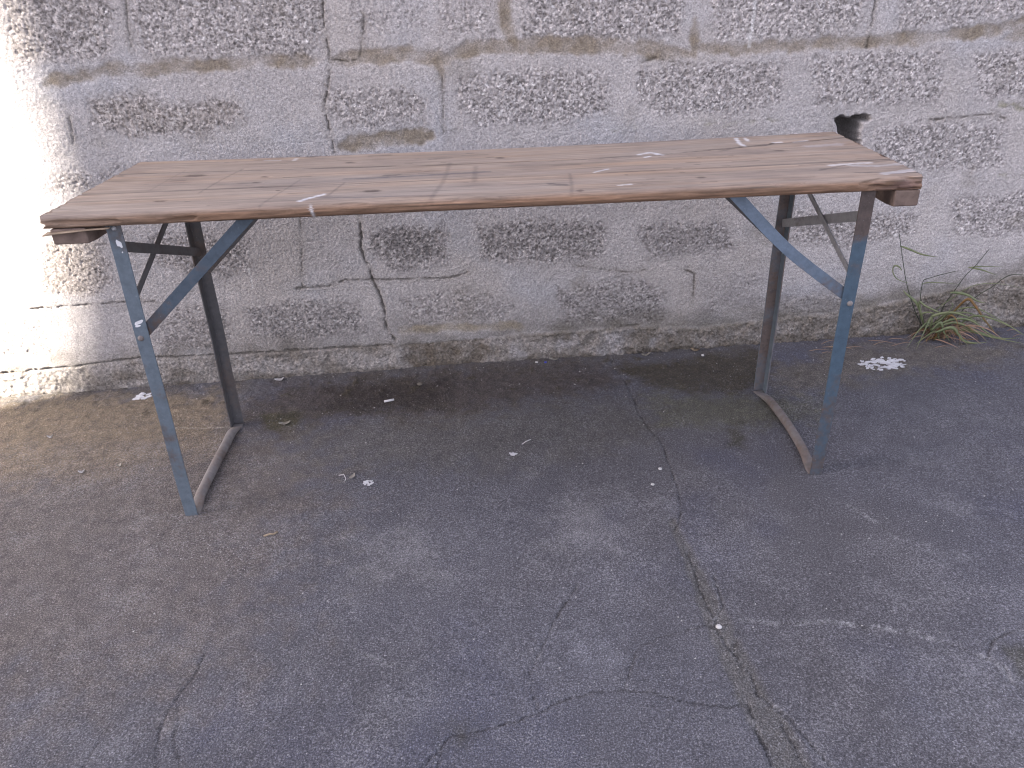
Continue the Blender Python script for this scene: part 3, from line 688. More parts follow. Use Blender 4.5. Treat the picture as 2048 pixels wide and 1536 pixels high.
# marks on the wood in tabletop metres: path, half width, colour, strength
DARK = (.055, .050, .055); WHITE = (.66, .66, .68)
MARK = [([(-0.611, 0.132), (-0.598, 0.24), (-0.577, 0.354)], .003, DARK, .55), ([(-0.453, 0.004), (-0.414, 0.215)], .0025, DARK, .5), ([(-0.729, 0.174), (-0.715, 0.36)], .002, DARK, .35),
 ([(-0.328, 0.058), (-0.31, 0.168)], .003, DARK, .6), ([(-0.114, 0.002), (-0.096, 0.125), (-0.09, 0.215), (-0.085, 0.331)], .006, DARK, .45), ([(-0.028, 0.125), (-0.025, 0.277)], .007, DARK, .5), ([(0.159, -0.038), (0.171, 0.046), (0.18, 0.163)], .004, DARK, .45),
 ([(-0.314, 0.205), (-0.214, 0.205), (-0.115, 0.21), (0.007, 0.216)], .006, (.09, .09, .11), .65), ([(-0.227, 0.222), (-0.2, 0.226)], .008, DARK, .5), ([(-0.341, 0.049), (-0.259, 0.035), (-0.109, 0.02)], .004, (.10, .09, .10), .55),
 ([(0.023, 0.001), (0.131, -0.007)], .003, DARK, .35), ([(0.131, 0.074), (0.16, 0.056)], .010, DARK, .55), ([(0.7, 0.086), (0.768, 0.12), (0.889, 0.145)], .004, DARK, .7), ([(0.677, 0.138), (0.786, 0.136)], .003, DARK, .5),
 ([(0.241, 0.287), (0.409, 0.307)], .005, DARK, .35), ([(0.614, 0.356), (0.675, 0.355), (0.707, 0.384)], .004, (.03, .02, .02), .8), ([(0.556, 0.321), (0.612, 0.35)], .006, DARK, .5), ([(-0.287, 0.452), (-0.238, 0.453)], .006, DARK, .4), ([(-0.134, 0.38), (-0.086, 0.387)], .006, DARK, .4),
 ([(0.76, 0.052), (0.893, 0.027)], .004, DARK, .6), ([(0.867, 0.101), (0.897, 0.035)], .004, DARK, .6),
 ([(-0.378, 0.025), (-0.359, 0.048), (-0.338, 0.072)], .006, WHITE, .9), ([(0.233, 0.163), (0.268, 0.189)], .003, WHITE, .8), ([(0.266, 0.037), (0.291, 0.041)], .004, WHITE, .8), ([(0.364, 0.328), (0.393, 0.344), (0.416, 0.311)], .007, WHITE, .75),
 ([(0.638, 0.464), (0.626, 0.402), (0.627, 0.365)], .006, WHITE, .8), ([(0.659, 0.459), (0.655, 0.421)], .005, WHITE, .7), ([(0.707, 0.384), (0.725, 0.387)], .005, WHITE, .8), ([(0.757, 0.38), (0.793, 0.391)], .004, WHITE, .6),
 ([(0.371, 0.293), (0.384, 0.301)], .004, WHITE, .8), ([(-0.472, 0.431), (-0.471, 0.454)], .006, WHITE, .5), ([(-0.545, 0.441), (-0.508, 0.439)], .005, WHITE, .35),
 ([(0.738, 0.126), (0.784, 0.131), (0.828, 0.132)], .007, WHITE, .7), ([(0.778, 0.118), (0.824, 0.1), (0.882, 0.107)], .011, (.5, .48, .48), .6), ([(0.813, 0.033), (0.861, 0.046), (0.903, 0.056)], .012, (.52, .51, .53), .65), ([(0.766, 0.323), (0.847, 0.329)], .016, (.42, .42, .45), .45)]
KNOT = [([(-0.239, 0.083)][0], .022, .011), ([(-0.508, 0.205)][0], .012, .006), ([(-0.504, 0.26)][0], .010, .006), ([(-0.673, 0.302)][0], .028, .014), ([(-0.44, 0.471)][0], .016, .010), ([(0.183, 0.012)][0], .010, .006),
 ([(0.444, 0.072)][0], .012, .008), ([(-0.672, 0.075)][0], .016, .005), ([(-0.853, 0.326)][0], .010, .006), ([(-0.444, 0.123)][0], .006, .004), ([(0.297, 0.127)][0], .006, .004), ([(-0.327, 0.38)][0], .015, .009), ([(0.034, 0.362)][0], .014, .008), ([(0.689, 0.293)][0], .02, .009)]
_r = random.Random(77)
for _k in range(70):                                  # short dark checks and resin flecks along the grain
    fx_, fy_ = _r.uniform(XL+.02, XR-.02), _r.uniform(.02, TW-.01); ln_ = _r.choice((.008, .015, .03, .06))
    MARK.append(([(fx_, fy_), (fx_+ln_, fy_+_r.uniform(-.0008, .0008))], _r.uniform(.0012, .0028), (.10, .082, .072), _r.uniform(.35, .8)))
def wood_colour(x, y, s, nose=None):
    """colour along the board: greyed on top, browner on the worn edges"""
    a = fbm(x*2.2, y*38, 90+s, 4, .6); b = fbm(x*5, y*110, 95+s, 3)
    C = np.array([.315, .256, .212])*(1+.24*a+.20*b)[..., None]
    C = mixc(C, smooth(.05, .5, fbm(x*1.4+s, y*9, 97, 3))*.5, (.315, .278, .248))
    C = mixc(C, smooth(.15, .5, fbm(x*1.9+3, y*14, 98+s, 3))*.40, (.335, .238, .165))
    C = mixc(C, smooth(.30, .62, fbm(x*1.1+7, y*60, 93+s, 4, .6))*.32, (.16, .145, .14))
    endw = np.maximum(smooth(.14, .0, x-XL), smooth(.16, .0, XR-x))
    C = mixc(C, endw*.45*smooth(-.3, .4, fbm(x*9, y*90, 99, 3)), (.16, .115, .095))
    C = mixc(C, smooth(.0, .55, fbm(x*3.5+11, y*7, 94, 4, .6))*.50, (.180, .146, .130))
    C = mixc(C, smooth(.2, .6, fbm(x*2.5+31, y*5, 92, 3))*.35, (.40, .345, .295))
    for (kx, ky), rx, ry in KNOT:
        d = np.hypot((x-kx)/rx, (y-ky)/ry)+.35*fbm(x*70, y*140, 101, 2)
        C = mixc(C, smooth(1.15, .55, d)*.8, (.09, .068, .06))
    for pts, hw, cc, st in MARK:
        if len(pts) == 2 and hw < .003 and abs(pts[0][1]-pts[1][1]) < .001 and not (y.min()-.01 < pts[0][1] < y.max()+.01): continue
        d, run = seg_dist(x, y, pts)
        m = smooth(hw+.002, hw*.3, d+hw*.9*fbm(x*60, y*160, 102, 3))*st
        C = mixc(C, m*((.62 if abs(pts[0][1]-pts[-1][1]) > .03 else .95) if cc[0] < .2 else 1), cc)
    return C
def plank(name, edge0, edge1, seed, nose):
    """a board between two edge curves; the front one carries a rounded nose"""
    nx = 700
    xs = np.linspace(XL, XR, nx)
    ny = 56
    t = np.linspace(0, 1, ny)
    y0 = edge0(xs)[:, None]; y1 = edge1(xs)[:, None]
    yt = y0+(y1-y0)*t[None, :]
    X = np.repeat(xs[:, None], ny, 1)
    Zt = top_z(X, yt)+.0007*fbm(X*6, yt*170, 110+seed, 3)+.0005*fbm(X*3, yt*30, 111+seed, 2)
    ed = np.minimum(yt-y0, y1-yt)
    if not nose: Zt = Zt-.0016*smooth(.005, 0, ed)
    else: Zt = Zt-.0016*smooth(.005, 0, y1-yt)
    for (kx, ky), rx, ry in KNOT:
        Zt = Zt-.0010*smooth(1.1, .5, np.hypot((X-kx)/rx, (yt-ky)/ry))
    # profile from the bottom back edge, over the top, to the bottom front edge
    rings_y = [yt[:, ::-1][:, k] for k in range(ny)]; rings_z = [Zt[:, ::-1][:, k] for k in range(ny)]
    tone = [0]*ny
    if nose:
        for k in range(1, 15):                     # bullnose
            a = k/14*math.pi
            bul = math.sin(a)**.8
            hh = (1-math.cos(a))/2
            zz = top_z(xs)-.0005-(TH-.0015)*hh
            yy = y0[:, 0]-.0125*bul+.0007*perlin(xs*4, zz*900, 120)+.0006*perlin(xs*30, zz*300, 121)
            # crushed and chipped towards the right corner
            chip = np.maximum(smooth(.68, .82, xs)*smooth(-.1, .5, perlin(xs*22, zz*150, 122)), .55*smooth(.28, .6, perlin(xs*9, zz*60, 126)))
            yy = yy+chip*.0085*bul+.0009*np.abs(perlin(xs*70, zz*120, 127))*bul
            rings_y.append(yy); rings_z.append(zz); tone.append(min(1, hh*2.6))
    else:
        rings_y.append(y0[:, 0]); rings_z.append(top_z(xs, y0[:, 0])-TH); tone.append(1)
    yb = rings_y[-1]; zb = rings_z[-1]
    rings_y.append(y1[:, 0]-.001); rings_z.append(top_z(xs, y1[:, 0])-TH); tone.append(1)
    RY = np.stack(rings_y, 1); RZ = np.stack(rings_z, 1); k = RY.shape[1]
    # uneven sawn ends: every fibre ends at its own place
    yy = RY
    skew = SK*np.clip(yy/TW, 0, 1)
    rag = np.abs(perlin(yy*70, RZ*110, 130))*.020+np.abs(perlin(yy*190, RZ*260, 131))*.012
    left = rag*(.25+1.0*smooth(.16, .0, yy))-.010*smooth(.16, .0, yy)+.0015*perlin(yy*400, yy*0, 132)
    right = (rag*.35+.007*smooth(.012, -.01, yy))
    f = (xs-XL)/(XR-XL)
    RX = XL+skew+left+(XR-XL-left-right)*f[:, None]
    V = np.stack([RX, RY, RZ], -1)
    C = wood_colour(RX, RY, seed)
    tn = np.array(tone)[None, :]*np.ones((nx, 1))
    ed2 = np.minimum(RY-y0 if not nose else RY*0+1, y1-RY)      # grime gathered along the open joints
    C = mixc(C, smooth(.0050, .0012, ed2)*(.35+.5*smooth(-.3, .3, fbm(RX*4, RX*0+seed, 143, 2))), (.085, .072, .065))
    edge = np.array([.235, .145, .094])[None, None]*(1+.55*fbm(RX*2.5, RZ*300+RY*40, 140, 3)+.9*fbm(RX*5, RZ*520, 141, 2))[..., None]
    if nose:
        edge = mixc(edge, smooth(-.55, -.85, RX)*.55, (.27, .205, .16))
        edge = mixc(edge, smooth(.74, .86, RX)*smooth(-.3, .4, fbm(RX*22, RZ*90, 142, 3))*.7, (.20, .13, .12))
        pm = smooth(.004, .001, np.abs(RX+.352+.1*(RZ-.74)))*.8*(np.array(tone) > .05)[None, :]
        C2 = mixc(edge, pm, WHITE)
        C = C*(1-tn[..., None])+C2*tn[..., None]
    else:
        C = C*(1-tn[..., None])+edge*tn[..., None]
    idx = np.arange(nx*k).reshape(nx, k)
    F = np.stack([idx[:-1], np.roll(idx, -1, 1)[:-1], np.roll(idx, -1, 1)[1:], idx[1:]], -1).reshape(-1, 4)
    Vl = [V.reshape(-1, 3)]; Cl = [C.reshape(-1, 3)]; Fl = [F]
    base = nx*k
    for e, flip in ((0, False), (nx-1, True)):         # end grain: a fan towards the middle of the end
        ring = V[e]; cen = ring.mean(0); cen[0] = ring[:, 0].mean()
        inner = ring*.5+cen*.5
        inner[:, 0] = ring[:, 0]+.002*(1 if e == 0 else -1)
        cc = np.tile(np.array([[.20, .135, .10]]), (k, 1))*(1+.4*np.sin(np.arange(k)*2.1))[:, None]
        Vl += [ring, inner]; Cl += [cc, cc*.8]
        a = base+np.arange(k); b = base+k+np.arange(k); base += 2*k
        q = np.stack([a, b, np.roll(b, -1), np.roll(a, -1)], -1)
        Fl.append(q if not flip else q[:, ::-1])
        # close the inner ring with a strip of quads across
        h2 = k//2
        s2 = np.array([[b[i], b[i+1], b[k-2-i], b[k-1-i]] for i in range(h2-1)])
        Fl.append(s2 if not flip else s2[:, ::-1])
    me = mesh_np(name, np.concatenate(Vl), np.concatenate(Fl), M_WOOD, np.concatenate(Cl))
    return add(name, me, table)
s1 = lambda x: np.interp(x, *SEAM1); s2 = lambda x: np.interp(x, *SEAM2)
gap2 = lambda x: .0004+.0012*smooth(.2, .6, x)
plank('plank', lambda x: x*0+.0125, lambda x: s2(x)-gap2(x), 1, True)
plank('plank', lambda x: s2(x)+gap2(x), lambda x: s1(x)-.0020, 2, False)
plank('plank', lambda x: s1(x)+.0020, lambda x: x*0+TW, 3, False)

def wood_attr(o, c, var=.2):
    me = o.data; at = me.attributes.new('col', 'FLOAT_COLOR', 'POINT')
    for i, v in enumerate(me.vertices):
        k = 1+var*math.sin(v.co.x*91+v.co.z*133+v.co.y*37); at.data[i].color = (c[0]*k, c[1]*k, c[2]*k, 1)
# cleats under both ends: their front ends are cut back at a slant
def cleat(x0, x1, yfront, dz):
    zt0 = float(top_z(x0))-TH+.0005; zt1 = float(top_z(x1))-TH+.0005
    mb = MB(); rings = []
    for t in np.linspace(0, 1, 14):
        y = yfront+t*(TW-.02-yfront)
        cut = dz if t > .001 else dz*.92
        j = .001*math.sin(t*40)
        ys = SK*y/TW
        rings.append([(x0+ys, y, zt0-.006*(y/TW)), (x1+ys, y, zt1-.006*(y/TW)), (x1+j+ys, y, zt1-.006*(y/TW)-cut), (x0+j+ys, y, zt0-.006*(y/TW)-cut)])
    mb.loft(rings, sm=False)
    o = mb.build('cleat', M_CLEAT, table, .003); return o
M_CLEAT = mat_plain('old_cleat_wood', (.17, .125, .105), .8, .3, 45)
cleat(-.872, -.803, .004, .034)
cleat(.828, .880, .006, .036)
# a splinter coming off below the left end of the nose
sp = MB(); rings = []
for t in np.linspace(0, 1, 12):
    x = XL-.002+t*.125; z = float(top_z(x))-TH-.0015+.0035*(1-t)**2*-1.5; w = .006*(1-.7*t)
    rings.append([(x, -.004-w+.006*t, z), (x, .010, z+.001), (x, .010, z-.0025*(1-.6*t)), (x, -.004-w+.006*t, z-.002*(1-.5*t))])
sp.loft(rings); so = sp.build('splinter', M_WOOD, table); wood_attr(so, (.31, .235, .165))

# ---- steel legs
def leg_path(xt, xb, y, zt, n=9): return [(xt+(xb-xt)*t, y, zt*(1-t)) for t in np.linspace(0, 1, n)]
def angle_leg(name, xt, xb, y, zt, outer, front, mat):
    """L-section: one flange faces front or back, the other stands on the outer side"""
    W_, T_ = .030, .0035
    yy = -1 if front else 1                    # the face flange lies at y, the other runs inwards from it
    rings = []
    for x, _, z in leg_path(xt, xb, y, zt, 12):
        w = W_/2
        # section in (x, y), outer is -1 for the left end and +1 for the right end
        sec = [(-outer*w, 0), (outer*w, 0), (outer*w, W_), (outer*(w-T_), W_), (outer*(w-T_), T_), (-outer*w, T_)]
        dx = .0008*math.sin(z*17+x*5)
        rings.append([(x+a+dx, y+(b if front else -b), z) for a, b in sec])
    mb = MB(); mb.loft(rings, sm=False)
    return mb.build(name, mat, table, .0008)
def bar(name, pts, width, thick, normal, mat, n=10, parent=None):
    """flat bar along points; normal is the direction of its thickness"""
    pts = [Vector(p) for p in pts]; nrm = Vector(normal).normalized()
    # resample with a smooth curve
    out = []
    for k in range(len(pts)-1):
        p0 = pts[max(k-1, 0)]; p1 = pts[k]; p2 = pts[k+1]; p3 = pts[min(k+2, len(pts)-1)]
        m = n if k < len(pts)-2 else n+1
        for i in range(m):
            t = i/n
            out.append(.5*((2*p1)+(p2-p0)*t+(2*p0-5*p1+4*p2-p3)*t*t+(3*p1-p0-3*p2+p3)*t**3))
    rings = []
    for i, p in enumerate(out):
        d = (out[min(i+1, len(out)-1)]-out[max(i-1, 0)]).normalized(); s = d.cross(nrm).normalized()*width/2; q = nrm*thick/2
        rings.append([p-s-q, p+s-q, p+s+q, p-s+q])
    mb = MB(); mb.loft(rings, sm=False); return mb.build(name, mat, parent or table, .0006)
def bolt(p, r, parent, mat):
    mb = MB(); prof = [(r*1.25, 0), (r*1.25, .0014), (r, .0016), (r*.95, .0040), (r*.7, .0054), (.0006, .0058)]
    rings = [[(p[0]+a*math.cos(t), p[1]-b, p[2]+a*math.sin(t)) for t in np.linspace(0, 2*math.pi, 12, endpoint=False)] for a, b in prof]
    mb.loft(rings); return mb.build('bolt', mat, parent)
def foot_tube(pts, r, mat):
    """tube squashed flat at both ends where it is welded under the legs"""
    pts = [Vector(p) for p in pts]; out = []
    n = 8
    for k in range(len(pts)-1):
        p0 = pts[max(k-1, 0)]; p1 = pts[k]; p2 = pts[k+1]; p3 = pts[min(k+2, len(pts)-1)]
        for i in range(n if k < len(pts)-2 else n+1):
            t = i/n; out.append(.5*((2*p1)+(p2-p0)*t+(2*p0-5*p1+4*p2-p3)*t*t+(3*p1-p0-3*p2+p3)*t**3))
    L = [0]
    for a, b in zip(out[:-1], out[1:]): L.append(L[-1]+(b-a).length)
    rings = []
    for i, p in enumerate(out):
        e = min(L[i], L[-1]-L[i]); f = float(smooth(.01, .075, np.array(e)))
        d = (out[min(i+1, len(out)-1)]-out[max(i-1, 0)]); d.z = 0; d.normalize(); s = Vector((d.y, -d.x, 0))
        rw = r*(1.30-.30*f); rh = .0022+(r-.0022)*f
        base = ground_z(p.x, p.y)-.0015
        rings.append([p*1+s*rw*math.cos(a)+Vector((0, 0, base+rh+rh*math.sin(a)-p.z)) for a in np.linspace(0, 2*math.pi, 18, endpoint=False)])
    mb = MB(); mb.loft(rings); return mb.build('foot_bar', mat, table)
YF, YB = .0171, .4511
ZL, ZR = HL-TH-.004, HR-TH-.002
zLt = float(top_z(-.754))-TH+.001; zRt = float(top_z(.7787))-TH+.001
legFL = angle_leg('leg', -.7539, -.7757, YF, zLt, -1, True, M_BLUE)
legBL = angle_leg('leg', -.7539, -.7757, YB, zLt, -1, False, M_STEEL_DARK)
legFR = angle_leg('leg', .7787, .7711, YF, zRt, 1, True, M_BLUE_RUSTY)
legBR = angle_leg('leg', .7787, .7711, YB, zRt, 1, False, M_BROWN_STEEL)
legBR.data.materials.append(M_BLUE)            # the side flange kept its blue paint
for pg in legBR.data.polygons:
    if abs(pg.normal.x) > .7: pg.material_index = 1
for o, t in ((legFL, 'blue painted front leg with white paint nicks'), (legBL, 'dark browned rear leg'), (legFR, 'blue front leg rusting through at the foot'), (legBR, 'rear leg with rusty brown face')):
    o['label'] = t
foot_tube([(-.7757, YB-.006, 0), (-.775, .34, 0), (-.773, .13, 0), (-.772, YF+.006, 0)], .0125, M_RUST)
foot_tube([(.767, YB-.006, 0), (.7735, .392, 0), (.7775, .328, 0), (.7795, .239, 0), (.776, .144, 0), (.769, .071, 0), (.7685, YF+.006, 0)], .0115, M_RUST)
# crossed stays between front and rear leg of each end
yi, yo = YF+.004, YB-.004
bar('cross_stay', [(-.757, yi, .684), (-.7605, yo, .528)], .022, .003, (1, 0, 0), M_STEEL_DARK)
bar('cross_stay', [(-.7655, yi, .553), (-.7575, yo, .716)], .016, .003, (1, 0, 0), M_STEEL_DARK)
bar('cross_stay', [(.781, yi, .655), (.779, yo, .512)], .022, .003, (1, 0, 0), M_STEEL_GREY)
bar('cross_stay', [(.774, yi, .522), (.7765, yo, .690)], .015, .003, (1, 0, 0), M_STEEL_GREY)
# folding braces from the legs to the underside
yb_ = YF+.0085
bar('brace', [(-.772, yb_, .478), (-.63, yb_, .602), (-.482, yb_, .731)], .024, .004, (0, 1, 0), M_BLUE_BRACE)
bar('brace', [(.787, yb_, .464), (.66, yb_, .562), (.593, yb_, .622), (.500, yb_+.004, .718)], .024, .004, (0, 1, 0), M_BLUE_PALE)
bar('brace', [(-.756, YB-.008, .478), (-.62, YB-.010, .598), (-.478, YB-.010, .724)], .024, .004, (0, 1, 0), M_STEEL_DARK)
bar('brace', [(.786, YB-.008, .448), (.65, YB-.010, .575), (.505, YB-.010, .712)], .024, .004, (0, 1, 0), M_STEEL_DARK)
bolt((-.7655, YF, .4805), .0052, table, M_RUST); bolt((.7795, YF, .459), .0052, table, M_RUST); bolt((-.752, YF, .722), .004, table, M_STEEL_GREY)
# white paint nicks on the blue leg
M_WHITE = mat_plain('dried_white_paint', (.70, .70, .72), .7, .1, 90)
def flat_flake(name, cx, cy, z, r, mat, parent=None, seed=0, n=11, plane='xy', sx=1., sy=1., rot=0., curl=.0, th=.0008):
    """an irregular flake with a little thickness"""
    rr = random.Random(seed); top = []; bot = []
    for k in range(n):
        a = 2*math.pi*k/n; q = r*(.65+.5*rr.random())
        x = math.cos(a)*q*sx; y = math.sin(a)*q*sy
        x, y = x*math.cos(rot)-y*math.sin(rot), x*math.sin(rot)+y*math.cos(rot)
        e = curl*rr.random()
        if plane == 'xy': top.append((cx+x, cy+y, z+th+e)); bot.append((cx+x, cy+y, z+e*.6))
        else: top.append((cx+x, cy-th, z+y)); bot.append((cx+x, cy+.0004, z+y))
    mb = MB()
    c = (cx, cy, z+th+curl*.15) if plane == 'xy' else (cx, cy-th, z)
    v = top+bot+[c]; f = [(k, (k+1) % n, 2*n) for k in range(n)]+[(k, n+k, n+(k+1) % n, (k+1) % n) for k in range(n)]+[tuple(n+k for k in range(n))[::-1]]
    mb.raw(v, f); return mb.build(name, mat, parent)
for (x, z, r, sx, sy, rt) in ((-.7505, .690, .006, 1, 1.5, .3), (-.7495, .672, .0018, 1, 1, 0), (-.7610, .517, .009, 1.3, .5, .35), (-.764, .509, .005, 1.4, .6, .2)):
    flat_flake('paint_nick', x, YF, z, r, M_WHITE, legFL, seed=int(z*1000), plane='xz', sx=sx, sy=sy, rot=rt, th=.0004)

# ------------------------------------------------------------------ small things on the ground
M_PAPER = mat_plain('pale_paper', (.62, .61, .62), .85, .12, 120); M_DRY = mat_plain('dry_leaf', (.30, .24, .17), .85, .3, 120)
M_DROP = mat_plain('white_splash', (.55, .55, .57), .8, .15, 90)
def splash(name, cx, cy, rx, ry, n, seed, label, cat, sz=(.004, .014)):
    rr = random.Random(seed); mb = MB()
    root = None
    me_all = MB()
    for k in range(n):
        a = rr.random()*6.283; q = math.sqrt(rr.random())
        x = cx+math.cos(a)*q*rx; y = cy+math.sin(a)*q*ry; r = rr.uniform(*sz)*(1.15-.6*q)
        z = ground_z(x, y)-.0003; m = 9; top = []
        ang = rr.uniform(-.5, .5)
        for j in range(m):
            b = 2*math.pi*j/m; w = r*rr.uniform(.55, 1.2)
            px = math.cos(b)*w*1.5; py = math.sin(b)*w*.8
            top.append((x+px*math.cos(ang)-py*math.sin(ang), y+px*math.sin(ang)+py*math.cos(ang)))
        v = [(a_, b_, ground_z(a_, b_)+.0018) for a_, b_ in top]+[(a_, b_, ground_z(a_, b_)-.001) for a_, b_ in top]+[(x, y, z+.0022)]
        f = [(j, (j+1) % m, 2*m) for j in range(m)]+[(j, m+j, m+(j+1) % m, (j+1) % m) for j in range(m)]
        me_all.raw(v, f)
    o = me_all.build(name, M_DROP); tag(o, label, cat); return o
g = [(1.202, 0.566)][0]
splash('paint_splash', g[0], g[1], .074, .040, 80, 3, 'patch of flaking white paint on the concrete beside the grass tuft', 'paint splash', (.004, .011))
g = [(-1.136, 0.658)][0]
splash('paper_scrap', g[0], g[1], .026, .020, 22, 5, 'crumpled white scrap on the ground by the blue leg near the sunlit wall', 'paper scrap', (.005, .012))
g = [(-0.353, 0.105)][0]
splash('paint_fleck', g[0], g[1], .011, .012, 14, 6, 'ragged round white paint fleck on the open concrete under the table', 'paint fleck', (.003, .007))
g = [(0.022, 0.195)][0]
splash('paint_fleck', g[0], g[1], .013, .007, 9, 8, 'small splayed white fleck beside a tiny curved thread', 'paint fleck', (.002, .005))
def stick(name, pts, r, mat, label, cat, n=7):
    pts = [Vector((x, y, ground_z(x, y)+r*.85)) for x, y in pts]; mb = MB(); rings = []
    for i, p in enumerate(pts):
        d = (pts[min(i+1, len(pts)-1)]-pts[max(i-1, 0)]).normalized(); s = d.cross(Vector((0, 0, 1))).normalized(); u = s.cross(d)
        rings.append([p+s*r*math.cos(a)+u*r*math.sin(a) for a in np.linspace(0, 2*math.pi, n, endpoint=False)])
    mb.loft(rings); return tag(mb.build(name, mat), label, cat)
stick('cigarette_end', [(-0.353, 0.52), (-0.325, 0.531)], .0034, M_PAPER, 'white cigarette end lying on the dark dirt below the table', 'cigarette end')
stick('dry_twig', [(-0.575, -0.083), (-0.562, -0.077), (-0.553, -0.078), (-0.545, -0.071)], .0026, M_DRY, 'short pale dry twig on the concrete in front of the left foot bar', 'twig')
stick('thread', [(0.051, 0.24), (0.062, 0.252), (0.076, 0.26)], .0010, M_PAPER, 'tiny curved white thread on the concrete', 'thread')
stick('straw', [(-0.435, 0.149), (-0.422, 0.15), (-0.414, 0.131), (-0.415, 0.123)], .0010, M_PAPER, 'hooked white straw beside the round paint fleck', 'straw')
def leaf(name, px, length, width, rot, mat, label, cat, curl=.006):
    x, y = px; mb = MB(); rings = []
    for t in np.linspace(0, 1, 7):
        w = width*math.sin(math.pi*min(max(t, .04), .97))**.7; s = (t-.5)*length
        cx = x+s*math.cos(rot); cy = y+s*math.sin(rot); z = ground_z(cx, cy)+.0012+curl*(2*t-1)**2
        nx, ny = -math.sin(rot), math.cos(rot)
        rings.append([(cx-nx*w, cy-ny*w, z+curl*.6), (cx, cy, z), (cx+nx*w, cy+ny*w, z+curl*.6), (cx, cy, z-.0007)])
    mb.loft(rings); return tag(mb.build(name, mat), label, cat)
M_LEAF_GREY = mat_plain('bleached_leaf', (.36, .34, .30), .8, .25, 100)
leaf('dry_leaf', [(-0.635, 0.429)][0], .034, .008, .25, M_LEAF_GREY, 'pale curled leaf by the rear left foot of the table', 'leaf')
leaf('dry_leaf', [(-0.397, 0.132)][0], .022, .006, 1.0, M_LEAF_GREY, 'grey leaf scrap next to the round paint fleck', 'leaf')
leaf('dry_leaf', [(0.184, 0.729)][0], .030, .006, -.2, M_LEAF_GREY, 'narrow bleached leaf lying against the foot of the wall beside a blue chip', 'leaf')
leaf('dry_leaf', [(0.488, 0.723)][0], .030, .006, .1, M_LEAF_GREY, 'long pale leaf at the wall foot where the ground crack begins', 'leaf')
leaf('dry_leaf', [(0.653, 0.734)][0], .030, .010, -.5, M_DRY, 'broad brownish leaf at the foot of the wall behind the table', 'leaf')
leaf('paper_scrap', [(-0.712, 0.709)][0], .030, .009, .3, M_PAPER, 'white curled scrap at the wall foot behind the rear left leg', 'scrap')
leaf('paper_scrap', [(-1.139, 0.238)][0], .016, .005, .3, M_PAPER, 'small white flake on the concrete outside the left leg', 'scrap')
leaf('paper_scrap', [(-1.318, 0.435)][0], .016, .005, .2, M_PAPER, 'small white flake on the mossy ground towards the sunlit wall end', 'scrap')
leaf('paper_scrap', [(-1.047, 0.258)][0], .014, .005, .6, M_LEAF_GREY, 'grey flake on the concrete just left of the front blue leg', 'scrap')
def pebble(px, r, mat, label, seed, flat=.6):
    rr = random.Random(seed); mb = MB(); rings = []
    x, y = px; z = ground_z(x, y)+r*flat*.8
    for i in range(1, 6):
        a = math.pi*i/6
        rings.append([(x+r*math.sin(a)*math.cos(t)*rr.uniform(.85, 1.1), y+r*math.sin(a)*math.sin(t)*rr.uniform(.85, 1.1), z-r*flat*math.cos(a)) for t in np.linspace(0, 2*math.pi, 9, endpoint=False)])
    mb.loft(rings); return tag(mb.build('pebble', mat), label, 'pebble')
M_STONE = mat_plain('pale_stone', (.50, .49, .48), .8, .15, 150)
pebble([(0.392, -0.453)][0], .0062, M_STONE, 'white pebble lodged in the wide ground crack', 1)
pebble([(-0.251, 0.621)][0], .0085, mat_plain('grey_stone', (.14, .125, .105)), 'dark grey pebble on the dirt under the table', 2)
pebble([(0.395, 0.084)][0], .0050, M_STONE, 'small white pebble beside the thin ground crack', 3)
pebble([(0.362, 0.019)][0], .0050, M_STONE, 'pale chip just in front of the small white pebble', 4, .35)
pebble([(0.669, 0.698)][0], .0055, M_STONE, 'white pebble against the crumbling footing', 5)
pebble([(0.155, 0.715)][0], .0050, mat_plain('blue_plastic', (.03, .05, .35), .4, .1), 'tiny blue plastic chip at the foot of the wall', 6, .4)
pebble([(0.126, 0.719)][0], .0055, M_STONE, 'white chip next to the blue plastic chip', 7, .4)
# loose grit: far too many to count
gr = MB(); rr = random.Random(21)
def chip(x, y, r):
    z = ground_z(x, y); a = rr.random()*6.28
    p = [(x+r*math.cos(a+k*2.094)*rr.uniform(.6, 1.3), y+r*math.sin(a+k*2.094)*rr.uniform(.6, 1.3), z-.0006+r*.2*rr.random()) for k in range(3)]
    gr.raw(p+[(x, y, z+r*rr.uniform(.4, .9))], [(0, 1, 3), (1, 2, 3), (2, 0, 3)])
for k in range(1500):
    x = rr.uniform(-1.8, 1.9); y = rr.uniform(-.8, .74)
    if rr.random() > .35+.65*smooth(.35, .75, np.array(y)): continue
    chip(x, y, rr.choice((.0012, .0015, .002, .003)))
for k in range(260):
    x = rr.gauss(-.68, .09); y = rr.gauss(-.10, .05); chip(x, y, rr.uniform(.001, .0022))
tag(gr.build('grit', mat_plain('grit_stone', (.40, .39, .38), .85, .5, 700)), 'scattered pale grit on the concrete', 'grit', kind='stuff')

